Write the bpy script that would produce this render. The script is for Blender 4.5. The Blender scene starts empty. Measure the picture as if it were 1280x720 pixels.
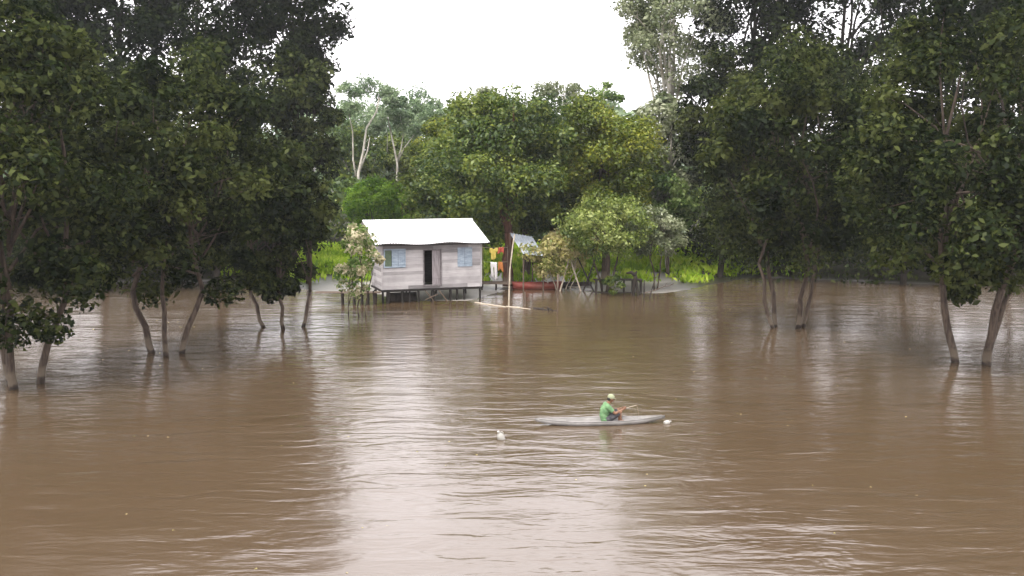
import bpy, bmesh, math, random
import numpy as np
from mathutils import Vector, Matrix, Quaternion

R = math.radians
scene = bpy.context.scene
col = scene.collection

# ------------------------------------------------------------------ camera
FPX, CAMH, PITCH = 1300.0, 7.4, math.atan(150 / 1300.0)
cam_d = bpy.data.cameras.new('camera')
cam_d.sensor_width = 36.0
cam_d.lens = 36.0 * FPX / 1280.0
cam_d.clip_start = 0.1
cam_d.clip_end = 6000
cam = bpy.data.objects.new('camera', cam_d)
col.objects.link(cam)
cam.location = (0, 0, CAMH)
cam.rotation_euler = (math.pi / 2 - PITCH, 0, 0)
scene.camera = cam

# ------------------------------------------------------------------ world, sun, exposure
HAZE = 0.0003
SUN_EL, SUN_AZ = R(58), R(215)          # azimuth clockwise from +Y: behind and left of the camera
w = bpy.data.worlds.new('World')
scene.world = w
w.use_nodes = True
nt = w.node_tree
nt.nodes.clear()
sky = nt.nodes.new('ShaderNodeTexSky')
sky.sky_type = 'NISHITA'
sky.sun_disc = False
sky.sun_elevation = SUN_EL
sky.sun_rotation = SUN_AZ
sky.air_density = 1.0
sky.dust_density = 6.0
sky.ozone_density = 0.6
hs = nt.nodes.new('ShaderNodeHueSaturation')       # a white overcast: the sky with its blue washed out
hs.inputs['Saturation'].default_value = 0.12
mx = nt.nodes.new('ShaderNodeMix')
mx.data_type = 'RGBA'
mx.inputs['Factor'].default_value = 0.6
mx.inputs[7].default_value = (18.2, 17.5, 18.2, 1)
bg = nt.nodes.new('ShaderNodeBackground')
bg.inputs['Strength'].default_value = 0.13
wo = nt.nodes.new('ShaderNodeOutputWorld')
nt.links.new(sky.outputs[0], hs.inputs['Color'])
nt.links.new(hs.outputs[0], mx.inputs[6])
nt.links.new(mx.outputs[2], bg.inputs[0])
nt.links.new(bg.outputs[0], wo.inputs[0])

sun_d = bpy.data.lights.new('sun', 'SUN')
sun_d.energy = 1.5
sun_d.angle = R(9)
sun_d.color = (1.0, 0.95, 0.86)
sun = bpy.data.objects.new('sun', sun_d)
col.objects.link(sun)
sdir = Vector((math.sin(SUN_AZ) * math.cos(SUN_EL), math.cos(SUN_AZ) * math.cos(SUN_EL), math.sin(SUN_EL)))
sun.rotation_euler = sdir.to_track_quat('Z', 'Y').to_euler()
sun.location = sdir * 50

scene.view_settings.view_transform = 'Standard'
scene.view_settings.look = 'None'
scene.view_settings.gamma = 1
scene.view_settings.exposure = 0.75
scene.render.engine = 'CYCLES'
scene.cycles.max_bounces = 6
scene.cycles.diffuse_bounces = 3
scene.cycles.glossy_bounces = 3
scene.cycles.transmission_bounces = 4
scene.cycles.use_denoising = True


def ray(px, py):
    cx, cy = (px - 640) / FPX, (360 - py) / FPX
    return Vector((cx, math.cos(PITCH) + cy * math.sin(PITCH), -math.sin(PITCH) + cy * math.cos(PITCH)))


def gnd(px, py, z=0.0):
    d = ray(px, py)
    return Vector((0, 0, CAMH)) + d * ((z - CAMH) / d.z)


def atY(px, py, Y):
    d = ray(px, py)
    return Vector((0, 0, CAMH)) + d * (Y / d.y)


# ------------------------------------------------------------------ materials
def mat_new(name):
    m = bpy.data.materials.new(name)
    m.use_nodes = True
    n = m.node_tree.nodes
    n.clear()
    out = n.new('ShaderNodeOutputMaterial')
    return m, m.node_tree, out


def two_tone(name, c1, c2, scale=(1, 1, 1), nscale=3.0, rough=0.8, bump=0.0, bdist=0.01, detail=5, spec=0.3,
             lo=0.35, hi=0.65, c3=None, metallic=0.0, bscale=None):
    """mix of two (three) colours by noise in object space"""
    m, t, out = mat_new(name)
    n, l = t.nodes, t.links
    tc = n.new('ShaderNodeTexCoord')
    mp = n.new('ShaderNodeMapping')
    mp.inputs['Scale'].default_value = scale
    no = n.new('ShaderNodeTexNoise')
    no.inputs['Scale'].default_value = nscale
    no.inputs['Detail'].default_value = detail
    no.inputs['Roughness'].default_value = 0.62
    rp = n.new('ShaderNodeValToRGB')
    rp.color_ramp.elements[0].position = lo
    rp.color_ramp.elements[0].color = (*c1, 1)
    rp.color_ramp.elements[1].position = hi
    rp.color_ramp.elements[1].color = (*c2, 1)
    l.new(tc.outputs['Object'], mp.inputs[0])
    l.new(mp.outputs[0], no.inputs[0])
    l.new(no.outputs[0], rp.inputs[0])
    last = rp.outputs[0]
    if c3:
        n2 = n.new('ShaderNodeTexNoise')
        n2.inputs['Scale'].default_value = nscale * 0.23
        n2.inputs['Detail'].default_value = 3
        mr = n.new('ShaderNodeMapRange')
        mr.inputs[1].default_value = 0.48
        mr.inputs[2].default_value = 0.68
        mi = n.new('ShaderNodeMix')
        mi.data_type = 'RGBA'
        l.new(tc.outputs['Object'], n2.inputs[0])
        l.new(n2.outputs[0], mr.inputs[0])
        l.new(mr.outputs[0], mi.inputs['Factor'])
        l.new(last, mi.inputs[6])
        mi.inputs[7].default_value = (*c3, 1)
        last = mi.outputs[2]
    b = n.new('ShaderNodeBsdfPrincipled')
    b.inputs['Roughness'].default_value = rough
    b.inputs['Metallic'].default_value = metallic
    b.inputs['Specular IOR Level'].default_value = spec
    l.new(last, b.inputs['Base Color'])
    if bump:
        nb = n.new('ShaderNodeTexNoise')
        nb.inputs['Scale'].default_value = bscale or nscale * 4
        nb.inputs['Detail'].default_value = 4
        l.new(mp.outputs[0], nb.inputs[0])
        bp = n.new('ShaderNodeBump')
        bp.inputs['Strength'].default_value = bump
        bp.inputs['Distance'].default_value = bdist
        l.new(nb.outputs[0], bp.inputs['Height'])
        l.new(bp.outputs[0], b.inputs['Normal'])
    l.new(b.outputs[0], out.inputs[0])
    return m


def board_mat(name, c1, c2, c3, rough=0.85):
    """weathered boards: tone attribute per board, grain along the board, stains"""
    m, t, out = mat_new(name)
    n, l = t.nodes, t.links
    at = n.new('ShaderNodeAttribute')
    at.attribute_name = 'tone'
    tc = n.new('ShaderNodeTexCoord')
    mp = n.new('ShaderNodeMapping')
    mp.inputs['Scale'].default_value = (0.8, 0.8, 14)
    no = n.new('ShaderNodeTexNoise')
    no.inputs['Scale'].default_value = 2.2
    no.inputs['Detail'].default_value = 6
    l.new(tc.outputs['Object'], mp.inputs[0])
    l.new(mp.outputs[0], no.inputs[0])
    ad = n.new('ShaderNodeMath')
    ad.operation = 'MULTIPLY_ADD'
    ad.inputs[1].default_value = 0.6
    l.new(at.outputs['Fac'], ad.inputs[0])
    mu = n.new('ShaderNodeMath')
    mu.operation = 'MULTIPLY'
    mu.inputs[1].default_value = 0.5
    l.new(no.outputs[0], mu.inputs[0])
    l.new(mu.outputs[0], ad.inputs[2])
    rp = n.new('ShaderNodeValToRGB')
    e = rp.color_ramp.elements
    e[0].position, e[0].color = 0.15, (*c1, 1)
    e[1].position, e[1].color = 0.85, (*c3, 1)
    k = e.new(0.5)
    k.color = (*c2, 1)
    l.new(ad.outputs[0], rp.inputs[0])
    n2 = n.new('ShaderNodeTexNoise')
    n2.inputs['Scale'].default_value = 0.9
    n2.inputs['Detail'].default_value = 4
    l.new(tc.outputs['Object'], n2.inputs[0])
    mr = n.new('ShaderNodeMapRange')
    mr.inputs[1].default_value = 0.45
    mr.inputs[2].default_value = 0.75
    mr.inputs[4].default_value = 0.45
    l.new(n2.outputs[0], mr.inputs[0])
    mi = n.new('ShaderNodeMix')
    mi.data_type = 'RGBA'
    l.new(mr.outputs[0], mi.inputs['Factor'])
    l.new(rp.outputs[0], mi.inputs[6])
    mi.inputs[7].default_value = (*[v * 0.6 for v in c1], 1)
    b = n.new('ShaderNodeBsdfPrincipled')
    b.inputs['Roughness'].default_value = rough
    b.inputs['Specular IOR Level'].default_value = 0.2
    l.new(mi.outputs[2], b.inputs['Base Color'])
    bp = n.new('ShaderNodeBump')
    bp.inputs['Strength'].default_value = 0.5
    bp.inputs['Distance'].default_value = 0.008
    l.new(no.outputs[0], bp.inputs['Height'])
    l.new(bp.outputs[0], b.inputs['Normal'])
    l.new(b.outputs[0], out.inputs[0])
    return m


def leaf_mat(name, dark, mid, light, trans=0.3, gloss=0.08):
    m, t, out = mat_new(name)
    n, l = t.nodes, t.links
    at = n.new('ShaderNodeAttribute')
    at.attribute_name = 'tone'
    rp = n.new('ShaderNodeValToRGB')
    e = rp.color_ramp.elements
    e[0].position, e[0].color = 0.05, (*dark, 1)
    e[1].position, e[1].color = 0.95, (*light, 1)
    k = e.new(0.5)
    k.color = (*mid, 1)
    l.new(at.outputs['Fac'], rp.inputs[0])
    d = n.new('ShaderNodeBsdfDiffuse')
    tr = n.new('ShaderNodeBsdfTranslucent')
    g = n.new('ShaderNodeBsdfGlossy')
    g.inputs['Roughness'].default_value = 0.45
    g.inputs['Color'].default_value = (0.8, 0.85, 0.8, 1)
    l.new(rp.outputs[0], d.inputs[0])
    l.new(rp.outputs[0], tr.inputs[0])
    m1 = n.new('ShaderNodeMixShader')
    m1.inputs[0].default_value = trans
    l.new(d.outputs[0], m1.inputs[1])
    l.new(tr.outputs[0], m1.inputs[2])
    m2 = n.new('ShaderNodeMixShader')
    m2.inputs[0].default_value = gloss
    l.new(m1.outputs[0], m2.inputs[1])
    l.new(g.outputs[0], m2.inputs[2])
    l.new(m2.outputs[0], out.inputs[0])
    return m


M = {}
M['bark_dark'] = two_tone('bark_dark', (0.035, 0.024, 0.018), (0.10, 0.075, 0.055), (3, 3, 0.6), 3, 0.9, 0.8, 0.03)
M['bark_red'] = two_tone('bark_red', (0.05, 0.022, 0.014), (0.15, 0.075, 0.05), (3, 3, 0.6), 3, 0.9, 0.8, 0.03)
M['bark_pale'] = two_tone('bark_pale', (0.30, 0.27, 0.22), (0.60, 0.57, 0.50), (3, 3, 0.8), 3, 0.85, 0.6, 0.02, c3=(0.2, 0.18, 0.13))
M['bark_black'] = two_tone('bark_black', (0.012, 0.009, 0.007), (0.035, 0.028, 0.02), (3, 3, 0.6), 3, 0.9, 0.8, 0.03)
M['leaf_dark'] = leaf_mat('leaf_dark', (0.024, 0.050, 0.009), (0.070, 0.115, 0.016), (0.20, 0.24, 0.035), 0.35, 0.035)
M['leaf_olive'] = leaf_mat('leaf_olive', (0.045, 0.070, 0.008), (0.12, 0.165, 0.014), (0.26, 0.27, 0.028), 0.35, 0.03)
M['leaf_fresh'] = leaf_mat('leaf_fresh', (0.05, 0.11, 0.008), (0.12, 0.24, 0.015), (0.24, 0.38, 0.03), 0.42, 0.02)
M['leaf_green'] = leaf_mat('leaf_green', (0.05, 0.10, 0.022), (0.14, 0.23, 0.05), (0.30, 0.38, 0.12), 0.38, 0.03)
M['leaf_light'] = leaf_mat('leaf_light', (0.07, 0.11, 0.02), (0.20, 0.26, 0.05), (0.38, 0.42, 0.13), 0.4, 0.03)
M['leaf_grey'] = leaf_mat('leaf_grey', (0.09, 0.12, 0.05), (0.19, 0.22, 0.10), (0.38, 0.40, 0.26), 0.35, 0.04)
M['leaf_yellow'] = leaf_mat('leaf_yellow', (0.18, 0.22, 0.05), (0.46, 0.42, 0.15), (0.66, 0.58, 0.30), 0.4, 0.02)
M['leaf_pink'] = leaf_mat('leaf_pink', (0.08, 0.17, 0.02), (0.20, 0.28, 0.07), (0.66, 0.58, 0.40), 0.4, 0.02)
M['leaf_pale'] = leaf_mat('leaf_pale', (0.07, 0.13, 0.06), (0.16, 0.24, 0.11), (0.32, 0.40, 0.22), 0.38, 0.05)
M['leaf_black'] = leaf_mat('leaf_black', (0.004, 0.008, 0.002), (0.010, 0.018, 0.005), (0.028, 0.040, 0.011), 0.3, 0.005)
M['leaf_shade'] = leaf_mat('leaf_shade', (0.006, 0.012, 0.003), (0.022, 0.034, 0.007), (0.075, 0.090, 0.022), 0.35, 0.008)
M['grass'] = leaf_mat('grass', (0.16, 0.28, 0.02), (0.32, 0.48, 0.03), (0.50, 0.60, 0.08), 0.42, 0.01)
M['wood_grey'] = board_mat('wood_grey', (0.14, 0.132, 0.130), (0.31, 0.292, 0.29), (0.49, 0.465, 0.46))
M['wood_dark'] = two_tone('wood_dark', (0.018, 0.015, 0.013), (0.06, 0.05, 0.042), (2, 2, 0.5), 4, 0.9, 0.5, 0.01)
M['wood_brown'] = two_tone('wood_brown', (0.07, 0.05, 0.035), (0.17, 0.13, 0.10), (2, 2, 0.5), 4, 0.9, 0.5, 0.01)
M['wood_pale'] = two_tone('wood_pale', (0.32, 0.27, 0.20), (0.55, 0.48, 0.38), (2, 2, 2), 3, 0.85, 0.4, 0.01)
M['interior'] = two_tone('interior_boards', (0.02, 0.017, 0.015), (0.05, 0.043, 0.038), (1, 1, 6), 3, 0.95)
M['shutter'] = two_tone('shutter_paint', (0.20, 0.25, 0.30), (0.33, 0.39, 0.45), (1, 1, 3), 3, 0.7, 0.3, 0.004)
M['frame_dark'] = two_tone('frame_dark', (0.09, 0.08, 0.08), (0.2, 0.18, 0.18), (2, 2, 2), 5, 0.85)
M['door_leaf'] = two_tone('door_leaf', (0.18, 0.16, 0.16), (0.30, 0.27, 0.28), (6, 6, 0.6), 3, 0.85, 0.4, 0.006)
M['roof_white'] = two_tone('roof_zinc', (0.74, 0.74, 0.76), (0.85, 0.85, 0.87), (1, 1, 1), 1.6, 0.5, c3=(0.66, 0.65, 0.66))
M['green_screen'] = two_tone('green_screen', (0.07, 0.10, 0.06), (0.13, 0.17, 0.11), (4, 4, 4), 5, 0.9)
M['awning'] = two_tone('awning_sheet', (0.36, 0.40, 0.45), (0.52, 0.56, 0.60), (1, 1, 1), 2.5, 0.6)
M['red_boat'] = two_tone('red_boat', (0.15, 0.03, 0.022), (0.24, 0.055, 0.04), (1, 1, 1), 3, 0.55, c3=(0.2, 0.08, 0.06))
M['canoe'] = two_tone('canoe_paint', (0.20, 0.19, 0.18), (0.32, 0.305, 0.29), (0.6, 2, 2), 4, 0.6, 0.2, 0.004, c3=(0.17, 0.16, 0.145))
M['canoe_in'] = two_tone('canoe_inside', (0.14, 0.13, 0.12), (0.24, 0.22, 0.20), (0.6, 2, 2), 4, 0.8)
M['white_plastic'] = two_tone('white_plastic', (0.30, 0.29, 0.26), (0.44, 0.43, 0.39), (1, 1, 1), 6, 0.4)
M['skin'] = two_tone('skin', (0.17, 0.085, 0.05), (0.23, 0.125, 0.075), (1, 1, 1), 12, 0.55)
M['shirt_green'] = two_tone('shirt_green', (0.09, 0.19, 0.085), (0.17, 0.29, 0.14), (1, 1, 1), 7, 0.9, 0.4, 0.01)
M['cap_cloth'] = two_tone('cap_cloth', (0.24, 0.26, 0.16), (0.33, 0.35, 0.23), (1, 1, 1), 9, 0.9)
M['shorts_dark'] = two_tone('shorts_dark', (0.035, 0.035, 0.04), (0.07, 0.066, 0.07), (1, 1, 1), 9, 0.9)
M['hair'] = two_tone('hair', (0.01, 0.008, 0.007), (0.03, 0.024, 0.02), (1, 1, 1), 30, 0.8)
M['cloth_yellow'] = two_tone('cloth_yellow', (0.50, 0.38, 0.07), (0.60, 0.48, 0.12), (1, 1, 1), 5, 0.9)
M['cloth_orange'] = two_tone('cloth_orange', (0.38, 0.13, 0.04), (0.50, 0.20, 0.06), (1, 1, 1), 5, 0.9)
M['cloth_red'] = two_tone('cloth_red', (0.34, 0.06, 0.04), (0.44, 0.10, 0.06), (1, 1, 1), 5, 0.9)
M['cloth_white'] = two_tone('cloth_white', (0.70, 0.67, 0.66), (0.80, 0.78, 0.77), (1, 1, 1), 5, 0.9)
M['rope'] = two_tone('rope', (0.35, 0.30, 0.22), (0.5, 0.44, 0.34), (1, 1, 1), 20, 0.9)
M['eye'] = two_tone('eye', (0.02, 0.015, 0.012), (0.03, 0.02, 0.015), (1, 1, 1), 20, 0.3)


def flood_mark(m):
    """wood that stands in the river: a wet dark foot and a dried silt band left by higher water"""
    n, l = m.node_tree.nodes, m.node_tree.links
    b = next(q for q in n if q.type == 'BSDF_PRINCIPLED')
    src = b.inputs['Base Color'].links[0].from_socket
    ge = n.new('ShaderNodeNewGeometry')
    sp = n.new('ShaderNodeSeparateXYZ')
    l.new(ge.outputs['Position'], sp.inputs[0])
    no = n.new('ShaderNodeTexNoise')
    no.inputs['Scale'].default_value = 2.5
    l.new(ge.outputs['Position'], no.inputs[0])
    ad = n.new('ShaderNodeMath')
    ad.operation = 'MULTIPLY_ADD'
    ad.inputs[1].default_value = 0.5
    l.new(no.outputs[0], ad.inputs[0])
    l.new(sp.outputs[2], ad.inputs[2])
    rp = n.new('ShaderNodeValToRGB')
    e = rp.color_ramp.elements
    e[0].position, e[0].color = 0.0, (0.0, 0, 0, 1)
    e[1].position, e[1].color = 1.0, (0, 0, 0, 1)
    for p, v in ((0.40, 0.0), (0.46, 1.0), (0.80, 0.8), (0.92, 0.0)):
        k = e.new(p)
        k.color = (v, v, v, 1)
    l.new(ad.outputs[0], rp.inputs[0])
    mi = n.new('ShaderNodeMix')
    mi.data_type = 'RGBA'
    l.new(rp.outputs[0], mi.inputs['Factor'])
    l.new(src, mi.inputs[6])
    mi.inputs[7].default_value = (0.115, 0.092, 0.066, 1)
    wet = n.new('ShaderNodeMapRange')
    wet.inputs[1].default_value = 0.30
    wet.inputs[2].default_value = 0.48
    wet.inputs[3].default_value = 0.30
    wet.inputs[4].default_value = 1.0
    l.new(ad.outputs[0], wet.inputs[0])
    mu = n.new('ShaderNodeMix')
    mu.data_type = 'RGBA'
    mu.inputs['Factor'].default_value = 1.0
    mu.blend_type = 'MULTIPLY'
    l.new(mi.outputs[2], mu.inputs[6])
    l.new(wet.outputs[0], mu.inputs[7])
    l.new(mu.outputs[2], b.inputs['Base Color'])


for k_ in ('bark_dark', 'bark_red'):
    flood_mark(M[k_])


def water_mat():
    m, t, out = mat_new('muddy_water')
    n, l = t.nodes, t.links
    tc = n.new('ShaderNodeTexCoord')

    def noise(scale, rot, ns, detail, dist=0.0):
        mp = n.new('ShaderNodeMapping')
        mp.inputs['Scale'].default_value = scale
        mp.inputs['Rotation'].default_value = (0, 0, rot)
        no = n.new('ShaderNodeTexNoise')
        no.inputs['Scale'].default_value = ns
        no.inputs['Detail'].default_value = detail
        no.inputs['Distortion'].default_value = dist
        l.new(tc.outputs['Object'], mp.inputs[0])
        l.new(mp.outputs[0], no.inputs[0])
        return no.outputs[0]

    def math_(op, a, b, c=None):
        k = n.new('ShaderNodeMath')
        k.operation = op
        for i, v in enumerate((a, b, c)):
            if v is None:
                continue
            if isinstance(v, (int, float)):
                k.inputs[i].default_value = v
            else:
                l.new(v, k.inputs[i])
        return k.outputs[0]

    big = noise((0.55, 1.0, 1), R(6), 0.30, 2, 0.4)         # swell
    mid = noise((0.55, 1.6, 1), R(-7), 0.95, 3, 0.7)        # ripples
    fine = noise((0.7, 1.9, 1), R(12), 3.2, 3, 0.5)         # small ripples
    patch = noise((0.4, 1.0, 1), R(20), 0.10, 3, 0.5)       # where the wind touches
    pm = n.new('ShaderNodeMapRange')
    pm.inputs[1].default_value = 0.35
    pm.inputs[2].default_value = 0.65
    pm.inputs[3].default_value = 0.30
    pm.inputs[4].default_value = 1.0
    l.new(patch, pm.inputs[0])
    h = math_('MULTIPLY', mid, 0.62)
    h = math_('MULTIPLY_ADD', fine, 0.10, h)
    h = math_('MULTIPLY', h, pm.outputs[0])
    h = math_('MULTIPLY_ADD', big, 0.55, h)
    bp = n.new('ShaderNodeBump')
    bp.inputs['Strength'].default_value = 1.0
    bp.inputs['Distance'].default_value = WAVE
    l.new(h, bp.inputs['Height'])
    silt = noise((0.35, 1.0, 1), R(-10), 0.08, 4, 0.8)
    rp = n.new('ShaderNodeValToRGB')
    rp.color_ramp.elements[0].position = 0.3
    rp.color_ramp.elements[0].color = (0.072, 0.046, 0.023, 1)
    rp.color_ramp.elements[1].position = 0.7
    rp.color_ramp.elements[1].color = (0.092, 0.064, 0.040, 1)
    l.new(silt, rp.inputs[0])
    b = n.new('ShaderNodeBsdfPrincipled')
    b.inputs['Roughness'].default_value = 0.15
    b.inputs['IOR'].default_value = 1.85
    l.new(rp.outputs[0], b.inputs['Base Color'])
    l.new(bp.outputs[0], b.inputs['Normal'])
    l.new(b.outputs[0], out.inputs[0])
    return m


WAVE = 0.125
M['water'] = water_mat()
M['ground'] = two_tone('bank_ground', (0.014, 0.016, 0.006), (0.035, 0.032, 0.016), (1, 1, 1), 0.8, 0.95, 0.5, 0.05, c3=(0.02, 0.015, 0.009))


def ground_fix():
    """below the first hand's breadth above the flood the ground is painted pale, standing in for sky-bright water"""
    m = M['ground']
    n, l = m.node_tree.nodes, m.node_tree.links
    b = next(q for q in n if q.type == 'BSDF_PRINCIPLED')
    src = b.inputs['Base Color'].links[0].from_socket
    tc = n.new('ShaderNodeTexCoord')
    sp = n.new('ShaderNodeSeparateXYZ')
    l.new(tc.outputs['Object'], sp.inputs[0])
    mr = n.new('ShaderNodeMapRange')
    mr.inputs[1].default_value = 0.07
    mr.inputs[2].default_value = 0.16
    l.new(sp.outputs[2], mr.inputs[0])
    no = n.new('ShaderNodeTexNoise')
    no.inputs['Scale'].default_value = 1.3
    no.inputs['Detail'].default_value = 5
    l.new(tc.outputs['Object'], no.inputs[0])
    rp = n.new('ShaderNodeValToRGB')  # sky brightness of the water, put into the ground colour
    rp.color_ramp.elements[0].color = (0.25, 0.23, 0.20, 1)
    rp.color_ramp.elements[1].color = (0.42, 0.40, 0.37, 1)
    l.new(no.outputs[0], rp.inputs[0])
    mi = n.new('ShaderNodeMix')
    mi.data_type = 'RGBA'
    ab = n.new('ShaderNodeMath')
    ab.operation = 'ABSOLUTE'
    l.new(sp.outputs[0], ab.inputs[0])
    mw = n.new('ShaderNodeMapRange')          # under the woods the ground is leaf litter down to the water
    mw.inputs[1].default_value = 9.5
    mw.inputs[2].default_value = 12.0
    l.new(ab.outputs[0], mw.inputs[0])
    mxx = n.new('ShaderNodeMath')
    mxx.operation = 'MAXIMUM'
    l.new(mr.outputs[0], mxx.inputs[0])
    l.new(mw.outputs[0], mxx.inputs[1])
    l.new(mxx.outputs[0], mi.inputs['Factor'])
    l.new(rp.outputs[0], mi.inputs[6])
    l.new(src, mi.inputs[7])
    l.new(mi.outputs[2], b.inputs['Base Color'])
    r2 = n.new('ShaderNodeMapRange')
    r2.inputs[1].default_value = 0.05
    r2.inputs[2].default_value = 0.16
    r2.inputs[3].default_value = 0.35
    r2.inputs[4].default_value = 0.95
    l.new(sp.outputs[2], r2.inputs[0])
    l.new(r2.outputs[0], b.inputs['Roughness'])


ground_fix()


# ------------------------------------------------------------------ object helpers
def tag(o, label=None, cat=None, group=None, kind=None):
    if label: o['label'] = label
    if cat: o['category'] = cat
    if group: o['group'] = group
    if kind: o['kind'] = kind
    return o


def empty(name, loc, rz=0.0, label=None, cat=None, group=None):
    o = bpy.data.objects.new(name, None)
    o.empty_display_size = 0.3
    col.objects.link(o)
    o.location = loc
    o.rotation_euler = (0, 0, rz)
    return tag(o, label, cat, group)


def link(name, me, m, parent=None, smooth=False):
    o = bpy.data.objects.new(name, me)
    col.objects.link(o)
    if m is not None:
        me.materials.clear()
        me.materials.append(m)
    if parent: o.parent = parent
    if smooth:
        me.polygons.foreach_set('use_smooth', [True] * len(me.polygons))
    return o


class MB:
    """collects shapes, becomes one mesh object"""
    def __init__(s):
        s.v, s.f, s.tone = [], [], []
        s.cur = 0.5

    def add(s, vs, fs, tone=None):
        k = len(s.v)
        s.v += [tuple(v) for v in vs]
        s.f += [tuple(i + k for i in f) for f in fs]
        s.tone += [tone if tone is not None else s.cur] * len(fs)
        return s

    def box(s, c, d, tone=None, rot=None):
        x, y, z = d[0] / 2, d[1] / 2, d[2] / 2
        vs = [Vector((a * x, b * y, e * z)) for a in (-1, 1) for b in (-1, 1) for e in (-1, 1)]
        if rot: vs = [rot @ v for v in vs]
        c = Vector(c)
        return s.add([v + c for v in vs], [(0, 1, 3, 2), (4, 6, 7, 5), (0, 4, 5, 1), (2, 3, 7, 6), (0, 2, 6, 4), (1, 5, 7, 3)], tone)

    def bar(s, a, b, w_, t_, tone=None):
        """square bar from a to b"""
        a, b = Vector(a), Vector(b)
        q = (b - a).to_track_quat('Z', 'Y').to_matrix()
        return s.box((a + b) / 2, (w_, t_, (b - a).length), tone, q)

    def tube(s, pts, rad, n=8, tone=None, cap=True):
        pts = [Vector(p) for p in pts]
        if isinstance(rad, (int, float)): rad = [rad] * len(pts)
        vs, fs = [], []
        u = None
        for i, p in enumerate(pts):
            d = (pts[min(i + 1, len(pts) - 1)] - pts[max(i - 1, 0)])
            d.normalize()
            if u is None:
                u = d.orthogonal().normalized()
            u = (u - d * u.dot(d)).normalized()
            v_ = d.cross(u)
            for k in range(n):
                a = 2 * math.pi * k / n
                vs.append(p + (u * math.cos(a) + v_ * math.sin(a)) * rad[i])
        for i in range(len(pts) - 1):
            for k in range(n):
                fs.append((i * n + k, i * n + (k + 1) % n, (i + 1) * n + (k + 1) % n, (i + 1) * n + k))
        if cap:
            fs.append(tuple(range(n - 1, -1, -1)))
            fs.append(tuple(range((len(pts) - 1) * n, len(pts) * n)))
        return s.add(vs, fs, tone)

    def ball(s, c, r, nu=12, nv=8, rot=None, tone=None):
        c = Vector(c)
        if isinstance(r, (int, float)): r = (r, r, r)
        vs = [Vector((0, 0, r[2]))]
        for j in range(1, nv):
            ph = math.pi * j / nv
            for i in range(nu):
                th = 2 * math.pi * i / nu
                vs.append(Vector((r[0] * math.sin(ph) * math.cos(th), r[1] * math.sin(ph) * math.sin(th), r[2] * math.cos(ph))))
        vs.append(Vector((0, 0, -r[2])))
        fs = [(0, 1 + i, 1 + (i + 1) % nu) for i in range(nu)]
        for j in range(nv - 2):
            a, b = 1 + j * nu, 1 + (j + 1) * nu
            fs += [(a + i, b + i, b + (i + 1) % nu, a + (i + 1) % nu) for i in range(nu)]
        a = 1 + (nv - 2) * nu
        fs += [(a + i, len(vs) - 1, a + (i + 1) % nu) for i in range(nu)]
        if rot: vs = [rot @ v for v in vs]
        return s.add([v + c for v in vs], fs, tone)

    def build(s, name, m, parent=None, smooth=False, bevel=0.0):
        me = bpy.data.meshes.new(name)
        me.from_pydata(s.v, [], s.f)
        at = me.attributes.new('tone', 'FLOAT', 'FACE')
        at.data.foreach_set('value', s.tone)
        me.update()
        o = link(name, me, m, parent, smooth)
        if bevel:
            bv = o.modifiers.new('bevel', 'BEVEL')
            bv.width = bevel
            bv.segments = 2
            bv.limit_method = 'ANGLE'
        return o


def leaf_mesh(name, c, nrm, size, tone, rng, ratio=0.55, up_tangent=None):
    """one diamond per leaf, numpy arrays"""
    N = len(c)
    nrm = nrm / (np.linalg.norm(nrm, axis=1, keepdims=True) + 1e-9)
    t = rng.normal(size=(N, 3)) if up_tangent is None else up_tangent + rng.normal(size=(N, 3)) * 0.25
    t -= nrm * np.sum(t * nrm, axis=1, keepdims=True)
    t /= (np.linalg.norm(t, axis=1, keepdims=True) + 1e-9)
    b = np.cross(nrm, t)
    L = size[:, None] * 0.5
    W = L * ratio
    droop = nrm * L * 0.28
    v = np.empty((N, 4, 3), dtype=np.float32)
    v[:, 0] = c - t * L - droop
    v[:, 1] = c + b * W
    v[:, 2] = c + t * L - droop
    v[:, 3] = c - b * W
    me = bpy.data.meshes.new(name)
    me.vertices.add(4 * N)
    me.vertices.foreach_set('co', v.reshape(-1))
    me.loops.add(4 * N)
    me.loops.foreach_set('vertex_index', np.arange(4 * N, dtype=np.int32))
    me.polygons.add(N)
    me.polygons.foreach_set('loop_start', np.arange(0, 4 * N, 4, dtype=np.int32))
    me.polygons.foreach_set('loop_total', np.full(N, 4, dtype=np.int32))
    at = me.attributes.new('tone', 'FLOAT', 'FACE')
    at.data.foreach_set('value', tone.astype(np.float32))
    me.update(calc_edges=True)
    return me


def crown_mesh(name, clumps, per, leaf, rng, flat=0.75, spread=0.25):
    cs, ns, ts, sz = [], [], [], []
    for (p, r) in clumps:
        k = max(20, int(per))
        d = rng.normal(size=(k, 3))
        d /= np.linalg.norm(d, axis=1, keepdims=True)
        rad = r * (0.35 + 0.72 * rng.random((k, 1)) ** 0.6)
        q = d * rad
        q[:, 2] *= flat
        q += rng.normal(size=(k, 3)) * r * 0.10
        cs.append(q + np.array(p))
        ns.append(d * 0.55 + np.array([0, 0, 0.55]) + rng.normal(size=(k, 3)) * 0.5)
        ts.append(np.clip(0.5 + rng.normal() * spread * 0.8 + rng.normal(size=k) * spread, 0, 1))
        sz.append(leaf * (0.45 + 1.15 * rng.random(k) ** 1.6) * (0.8 + 0.45 * rng.random()))
    return leaf_mesh(name, np.concatenate(cs), np.concatenate(ns), np.concatenate(sz), np.concatenate(ts), rng)


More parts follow.
